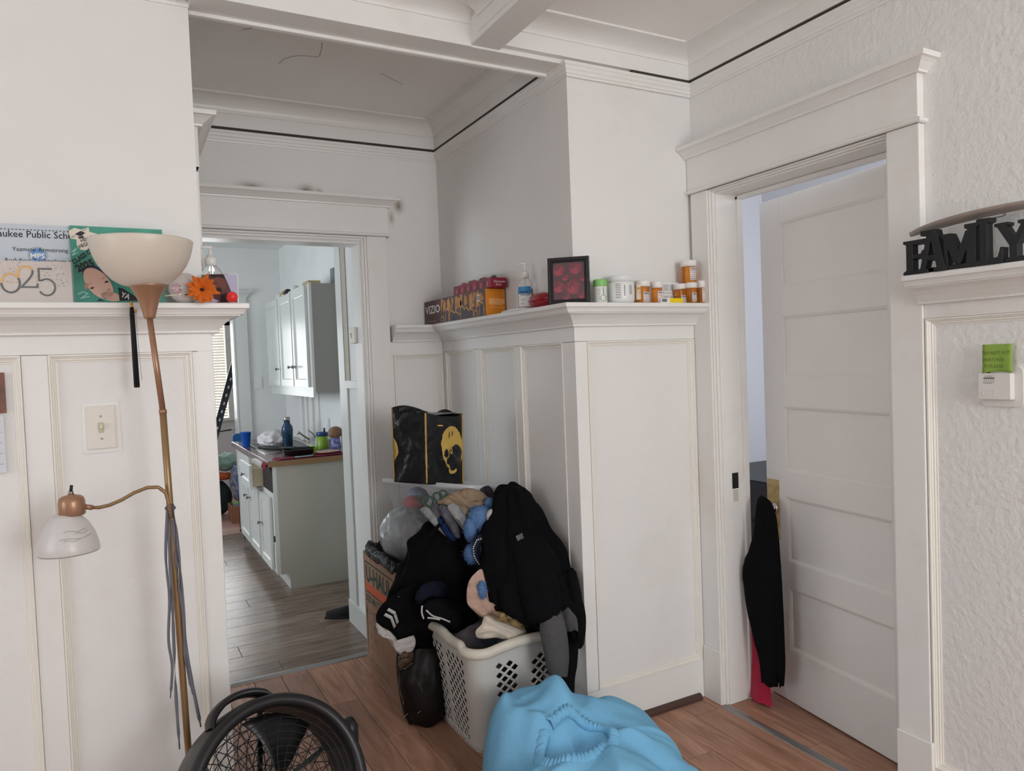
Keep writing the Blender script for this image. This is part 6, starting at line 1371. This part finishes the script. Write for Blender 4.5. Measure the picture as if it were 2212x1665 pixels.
# navy fleece, striped cloth
t = gthing('navy_fleece', 'navy blue fleece collar lying on the black clothes', 'fleece', PT(930,1278,2.50))
slab('collar', t, [(897,1290),(903,1274),(918,1260),(944,1254),(964,1262),(971,1278),(962,1290),(938,1290),(920,1296),(908,1306),(899,1303)], 2.49, .03, mat('navy_fleece_cloth', srgb(26,28,42), .95, bump=.004, bscale=40, spec=.1), 4)
t = gthing('striped_top', 'black knit top with white stripes over the basket rim', 'clothes', PT(965,1325,2.44))
slab('body', t, [(915,1305),(940,1292),(975,1296),(1010,1310),(1035,1335),(1040,1370),(1010,1385),(975,1362),(945,1345),(918,1338)], 2.46, .04, KNIT, 8)
for pts in ([(921,1318),(935,1330),(955,1336),(972,1343)], [(924,1334),(940,1336),(950,1338)], [(912,1308),(911,1322),(915,1336)]):
    P_ = smooth_rings([arr(at(a, c, 'y', 2.385)-PO) for a, c in pts], 4); obj('stripe', MB().tube([Vector(p) for p in P_], .0032, 6), bpy.data.materials['white_stripe_cloth'], t)
# peach cloth and cream shirt
PEACH = mat('peach_cotton', srgb(182,152,138), .9, bump=.010, bscale=26, spec=.2)
t = gthing('peach_top', 'peach cotton top hanging below the blue plush toy', 'clothes', PT(1030,1280,2.40))
slab('cloth', t, [(1042,1230),(1024,1240),(1012,1258),(1008,1282),(1010,1304),(1022,1318),(1040,1332),(1070,1344),(1100,1352),(1130,1354),(1128,1330),(1100,1314),(1074,1304),(1054,1296),(1048,1272)], 2.255, .016, PEACH, 11)
t = gthing('cream_shirt', 'cream T-shirt with gold and black print lying in the laundry basket', 'shirt', PT(1085,1355,2.32))
CRM = mat('cream_cotton', srgb(204,194,180), .9, bump=.008, bscale=22, spec=.2)
slab('body', t, [(1048,1330),(1074,1332),(1102,1342),(1124,1352),(1138,1364),(1130,1384),(1105,1386),(1075,1378),(1045,1380),(1030,1376),(1028,1362),(1040,1348)], 2.235, .030, CRM, 9)
slab('print', t, [(1066,1322),(1090,1322),(1118,1334),(1132,1350),(1130,1360),(1100,1348),(1072,1338)], 2.20, .012, mat('gold_black_print', srgb(160,130,84), .5, col2=srgb(40,36,34), vscale=45), 3)
# grey knit sleeve and black jeans leg
t = gthing('grey_knit_sleeve', 'heathered grey knit sleeve hanging from under the black jacket', 'sleeve', PT(1195,1380,2.10))
HEA = mat('heather_grey_knit', srgb(70,70,70), .95, bump=.002, bscale=700, col2=srgb(102,102,102), vscale=800, spec=.1)
garment('sleeve', t, [pxr(1325,1172,1212,2.10,.03), pxr(1360,1166,1222,2.08,.035), pxr(1410,1176,1228,2.07,.035), pxr(1455,1186,1226,2.07,.03)], HEA, seed=2, folds=2, amp=.05, na=.03)
garment('cuff', t, [pxr(1312,1208,1232,2.12,.02), pxr(1335,1212,1246,2.10,.025), pxr(1362,1220,1248,2.10,.02)], HEA, seed=6, folds=2, amp=.05, na=.03)
t = gthing('black_jeans_leg', 'black jeans leg hanging down behind the light blue sheet', 'jeans', PT(1215,1460,2.10))
garment('leg', t, [pxr(1385,1196,1250,2.12,.04), pxr(1430,1198,1246,2.11,.04), pxr(1480,1196,1240,2.10,.04), pxr(1560,1200,1240,2.12,.04)], BCL, seed=5, folds=3, amp=.08)

# ================================================================== LAUNDRY BASKET
BC = Vector((1.200,2.455,0)); t = thing('laundry_basket', 'white plastic laundry basket with diamond holes, full of clothes', 'basket', BC)
BSK = mat('warm_white_basket_plastic', srgb(206,204,198), .38)
NSX, NSY, NC_ = 20, 14, 6      # samples on the long sides, short sides, corners
def peri():
    L = []
    for side, (sx, sy, n, a0) in enumerate(((-1,-1,NSY,270), (1,-1,NSX,0), (1,1,NSY,90), (-1,1,NSX,180))):
        # corner first (arc before the side), then the side
        for k in range(NC_): L.append((sx, sy, a0-90+90*k/NC_, None, side))
        for k in range(n): L.append((sx, sy, a0, k/n, side))
    return L
PE = peri(); NP = len(PE); RB = .055; NV = 22; HB = .385
def bpt(s, v):
    s = s % NP; i = int(math.floor(s)) % NP; w = s-math.floor(s)
    def one(i):
        sx, sy, ang, q, side = PE[i % NP]; tt = v/NV; a = .165+.040*tt; b_ = .205+.050*tt; r = RB
        cx_, cy_ = sx*(a-r), sy*(b_-r); p = Vector((cx_+r*math.cos(math.radians(ang)), cy_+r*math.sin(math.radians(ang)), HB*tt))
        if q is not None:
            d = [Vector((2*(a-r),0,0)), Vector((0,2*(b_-r),0)), Vector((-2*(a-r),0,0)), Vector((0,-2*(b_-r),0))][side]; p = p+d*q
        return p
    return one(i).lerp(one(i+1), w)
def hole(s, v):
    if v < 2 or v > 18: return False
    i = s % NP; side = None
    blk = [NC_, NC_+NSY, 2*NC_+NSY, 2*NC_+NSY+NSX, 3*NC_+NSY+NSX, 3*NC_+2*NSY+NSX, 4*NC_+2*NSY+NSX, NP]
    if blk[0] <= i <= blk[1]-1: k = i-blk[0]; return 2 <= k <= 5 or 9 <= k <= 12
    if blk[2] <= i <= blk[3]-1: k = i-blk[2]; return not (7 <= k <= 8)
    if blk[4] <= i <= blk[5]-1: k = i-blk[4]; return 2 <= k <= 5 or 9 <= k <= 12
    if blk[6] <= i <= blk[7]-1: k = i-blk[6]; return 1 <= k <= 8 or 11 <= k <= 18
    return False
b = MB()
for s in range(NP):
    for v in range(0, NV+1):
        if (s+v) % 2: continue
        out = [bpt(s+1,v) if True else 0, bpt(s,min(v+1,NV)), bpt(s-1,v), bpt(s,max(v-1,0))]
        if hole(s, v) and 0 < v < NV:
            c = bpt(s, v); ins = []; o8 = []
            for k in range(4):
                p, q = out[k], out[(k+1) % 4]; o8 += [p, (p+q)/2]
                ins += [c.lerp(p, .62), c.lerp(p.lerp(q,.18), .70), c.lerp(p.lerp(q,.82), .70)]
            vs = [out[0],out[1],out[2],out[3]]+ins; fs = []
            for k in range(4):
                n1 = (k+1) % 4; i0 = 4+3*k; i3 = 4+3*n1
                fs += [(k, n1, i0+2, i0+1), (k, i0+1, i0), (n1, i3, i0+2)]
            b.add(vs, fs, 0, True)
        else:
            if v == 0: b.add([out[0],out[1],out[2]], [(0,1,2)])
            elif v == NV: b.add([out[2],out[3],out[0]], [(0,1,2)])
            else: b.add(out, [(0,1,2,3)], 0, True)
o = obj('wall', b, BSK, t, merge=True); q = o.modifiers.new('solid', 'SOLIDIFY'); q.thickness = .003; q.offset = 0
bb = MB(); bb.add([bpt(s,0) for s in range(NP)], [tuple(range(NP))]); bb.add([bpt(s,0)+Vector((0,0,.004)) for s in range(NP)], [tuple(range(NP))]); obj('base', bb, BSK, t)
sec = [(-.004,-.012),(.012,-.016),(.020,-.010),(.022,.0),(.018,.010),(.006,.014),(-.006,.012),(-.009,.0)]
G = []
for s in range(NP):
    p = bpt(s, NV); q = bpt(s+1, NV); m_ = bpt(s-1, NV); tg = (q-m_).normalized(); nn = Vector((tg.y,-tg.x,0)); sx, sy, ang, k, side = PE[s]
    dz = .0
    if side in (0,2): dz = .016*math.cos(((k if k is not None else 0)-.5)*math.pi)-.010
    else: dz = -.012*abs(math.cos(((k if k is not None else 0)-.5)*math.pi*3))*0+.004*math.cos(((k or 0)-.5)*math.tau*2)
    G.append([p+nn*a+Vector((0,0,c*1.25+dz)) for a, c in sec])
G.append(G[0]); obj('rim', MB().grid(G, closed_u=True), mat('yellowed_basket_rim', srgb(212,206,192), .4, var=.08, vscale=14), t, subsurf=1)
b = MB(); b.text('LOS', bpt(NP-9, 3.2)+Vector((-.002,-.001,0)), (0,-1,0), Z3, (-1,0,0), .012, lift=.003); obj('lettering', b, BSK, t)
# clothes inside
t = gthing('basket_clothes', 'dark clothes filling the laundry basket', 'clothes', BC+Vector((0,0,.02)))
garment('cloth', t, [(BC.x,BC.y,.395,.03,.03),(BC.x,BC.y,.39,.13,.17),(BC.x,BC.y,.36,.165,.215),(BC.x,BC.y,.25,.155,.20),(BC.x,BC.y,.10,.138,.185),(BC.x,BC.y,.02,.12,.17)], mat('mixed_dark_clothes', srgb(18,22,34), .85, col2=srgb(120,112,116), vscale=9, detail=1), seed=17, folds=9, amp=.05, na=.05, lat=Vector((1,0,0)), dep=Vector((0,1,0)))
# ================================================================== BLUE SHEET
SO = Vector((1.22,1.84,0))
DOM = [(1.12,1.975,.195,.19,.288,3.4), (1.275,1.885,.265,.245,.215,3.0), (1.13,1.73,.235,.26,.22,3.0), (1.25,1.66,.25,.22,.15,2.6), (1.39,1.83,.16,.18,.115,2.6)]
RC = np.array((1.125,1.775)); RA = (.105,.070)        # the gathered opening: centre and radii on the bundle
def rdg(q): return (.5+.5*math.cos(2*q))**1.5
def sheet_h(x, y):
    acc = 0.0
    for cx_, cy_, rx, ry, h, p in DOM:
        d = math.hypot((x-cx_)/rx, (y-cy_)/ry); acc += math.exp(26*(h*max(0.0, 1-d**p)**.62))-1
    h = math.log(1+acc)/26
    if h < .004: return 0.0
    e = min(1, h/.10)
    # long soft folds that run round the opening and down the flanks
    dx, dy = x-RC[0], y-RC[1]; r = math.hypot(dx/RA[0], dy/RA[1]); th = math.atan2(dy, dx)
    w = noise.noise(Vector((x*4, y*4, 3)))*1.6+noise.noise(Vector((x*9, y*9, 7)))*.5
    f = 0.0
    if r > 1: 
        f += .024*rdg(th*2.5+w*1.1+r*.35)*min(1, (r-1)*1.6)
        f += .014*rdg((x*.8+y*.6)*17+w*1.8)*min(1, (r-1)*1.2)
        f += .012*rdg((x*.35-y)*14+w*1.6+.85)
    else:
        f -= .030*(1-r*r)-.012*rdg(th*1.5+w*1.2+.5)*(.2+.8*r)*(1-r*r)*2
    f += .005*noise.noise(Vector((x*12, y*12, 5)))+.0035*rdg((x*.5+y*.9)*42+w*5)*max(0,noise.noise(Vector((x*6,y*6,11))))*2
    # the crease where the left lobe laps over the rest
    s_ = (x-1.205)*.86+(y-1.97)*-.30; t_ = (x-1.205)*.30+(y-1.97)*.86
    k_ = 1/(1+math.exp(-(t_+.20)*40))/(1+math.exp((t_-.12)*40)); f += (.012*math.exp(-((s_+.03)/.040)**2)-.012*math.exp(-((s_-.024)/.026)**2))*k_
    return max(.003, h+f*e*1.15)
t = thing('blue_sheet', 'light blue fitted sheet bundled on the floor in front of the laundry basket', 'sheet', SO)
SHEET = mat('light_blue_cotton', srgb(122,182,218), .9, bump=.004, bscale=24, spec=.1)
NX, NY = 250, 230; xs = np.linspace(.86, 1.64, NX); ys = np.linspace(1.42, 2.19, NY)
HG = [[sheet_h(x, y) for y in ys] for x in xs]; idx = {}; vs = []; fs = []
def vid(i, j):
    if (i, j) not in idx: idx[(i, j)] = len(vs); vs.append(Vector((xs[i], ys[j], HG[i][j]))-SO)
    return idx[(i, j)]
for i in range(NX-1):
    for j in range(NY-1):
        if max(HG[i][j], HG[i+1][j], HG[i][j+1], HG[i+1][j+1]) > .0001: fs.append((vid(i,j), vid(i+1,j), vid(i+1,j+1), vid(i,j+1)))
obj('sheet', MB().add(vs, fs, 0, True), SHEET, t)
G = []
for k in range(330):
    a = math.tau*k/330*.97+2.2; x = RC[0]+RA[0]*math.cos(a)*1.02; y = RC[1]+RA[1]*math.sin(a)*1.02; o_ = Vector((math.cos(a), math.sin(a), 0)); w = .5+.5*math.sin(k*.95+1.3*math.sin(k*.21))
    row = []
    for q, (dr, dz) in enumerate(((-.007,.000), (-.002,.007), (.004,.009), (.012,.006), (.022,.001), (.030,-.006))):
        wr = w*(.2,.8,1,1,.8,.2)[q]; px_, py_ = x+o_.x*(dr+.002*wr), y+o_.y*(dr+.002*wr); row.append(Vector((px_, py_, sheet_h(px_, py_)*(.45 if q else .6)+sheet_h(x+o_.x*.02, y+o_.y*.02)*(.55 if q else .4)+dz+.0055*wr))-SO)
    G.append(row)
obj('elastic_edge', MB().grid(G), SHEET, t, solid=.0012)
# ================================================================== CLOTHES ON THE BEDROOM DOOR KNOB
t = gthing('black_trousers', 'black garment hanging from the bedroom door knob', 'trousers', (2.10,1.95,.75))
YL = Vector((0,-1,0)); XD = Vector((1,0,0))
garment('body', t, [(2.125,1.985,.802,.010,.012),(2.120,1.972,.785,.024,.022),(2.112,1.958,.74,.040,.026),(2.105,1.955,.64,.058,.028),(2.095,1.968,.52,.088,.030),(2.095,1.970,.42,.084,.028),(2.095,1.962,.30,.064,.026),(2.095,1.945,.18,.042,.022),(2.095,1.945,.105,.036,.018)], BCL, seed=3, folds=3, amp=.08, na=.04, lat=YL, dep=XD, twist=.3)
garment('leg', t, [(2.11,1.93,.70,.02,.012),(2.10,1.915,.55,.030,.018),(2.10,1.905,.35,.026,.016),(2.10,1.900,.20,.024,.014),(2.10,1.893,.12,.008,.008)], BCL, seed=8, folds=2, amp=.06, na=.04, lat=YL, dep=XD, twist=.2)
t = gthing('red_garment', 'crimson cloth hanging behind the black garment on the bedroom door', 'cloth', (2.14,2.0,.2))
garment('body', t, [(2.125,2.03,.34,.020,.010),(2.13,2.025,.27,.032,.012),(2.13,2.02,.16,.038,.014),(2.12,2.01,.06,.046,.018),(2.11,2.005,.012,.050,.018)], mat('crimson_cloth', srgb(168,14,56), .8, sheen=.2), seed=2, folds=5, amp=.12, lat=YL, dep=XD)
t = gthing('magenta_scrap', 'magenta cloth edge showing in the bedroom doorway gap', 'cloth', (2.75,2.72,.6))
garment('body', t, [(2.62,2.66,.60,.03,.02),(2.62,2.66,.56,.06,.03),(2.62,2.66,.30,.07,.04),(2.62,2.66,.0,.08,.05)], mat('magenta_cloth', srgb(180,30,90), .8), seed=2, folds=5, amp=.12, lat=YL, dep=XD)
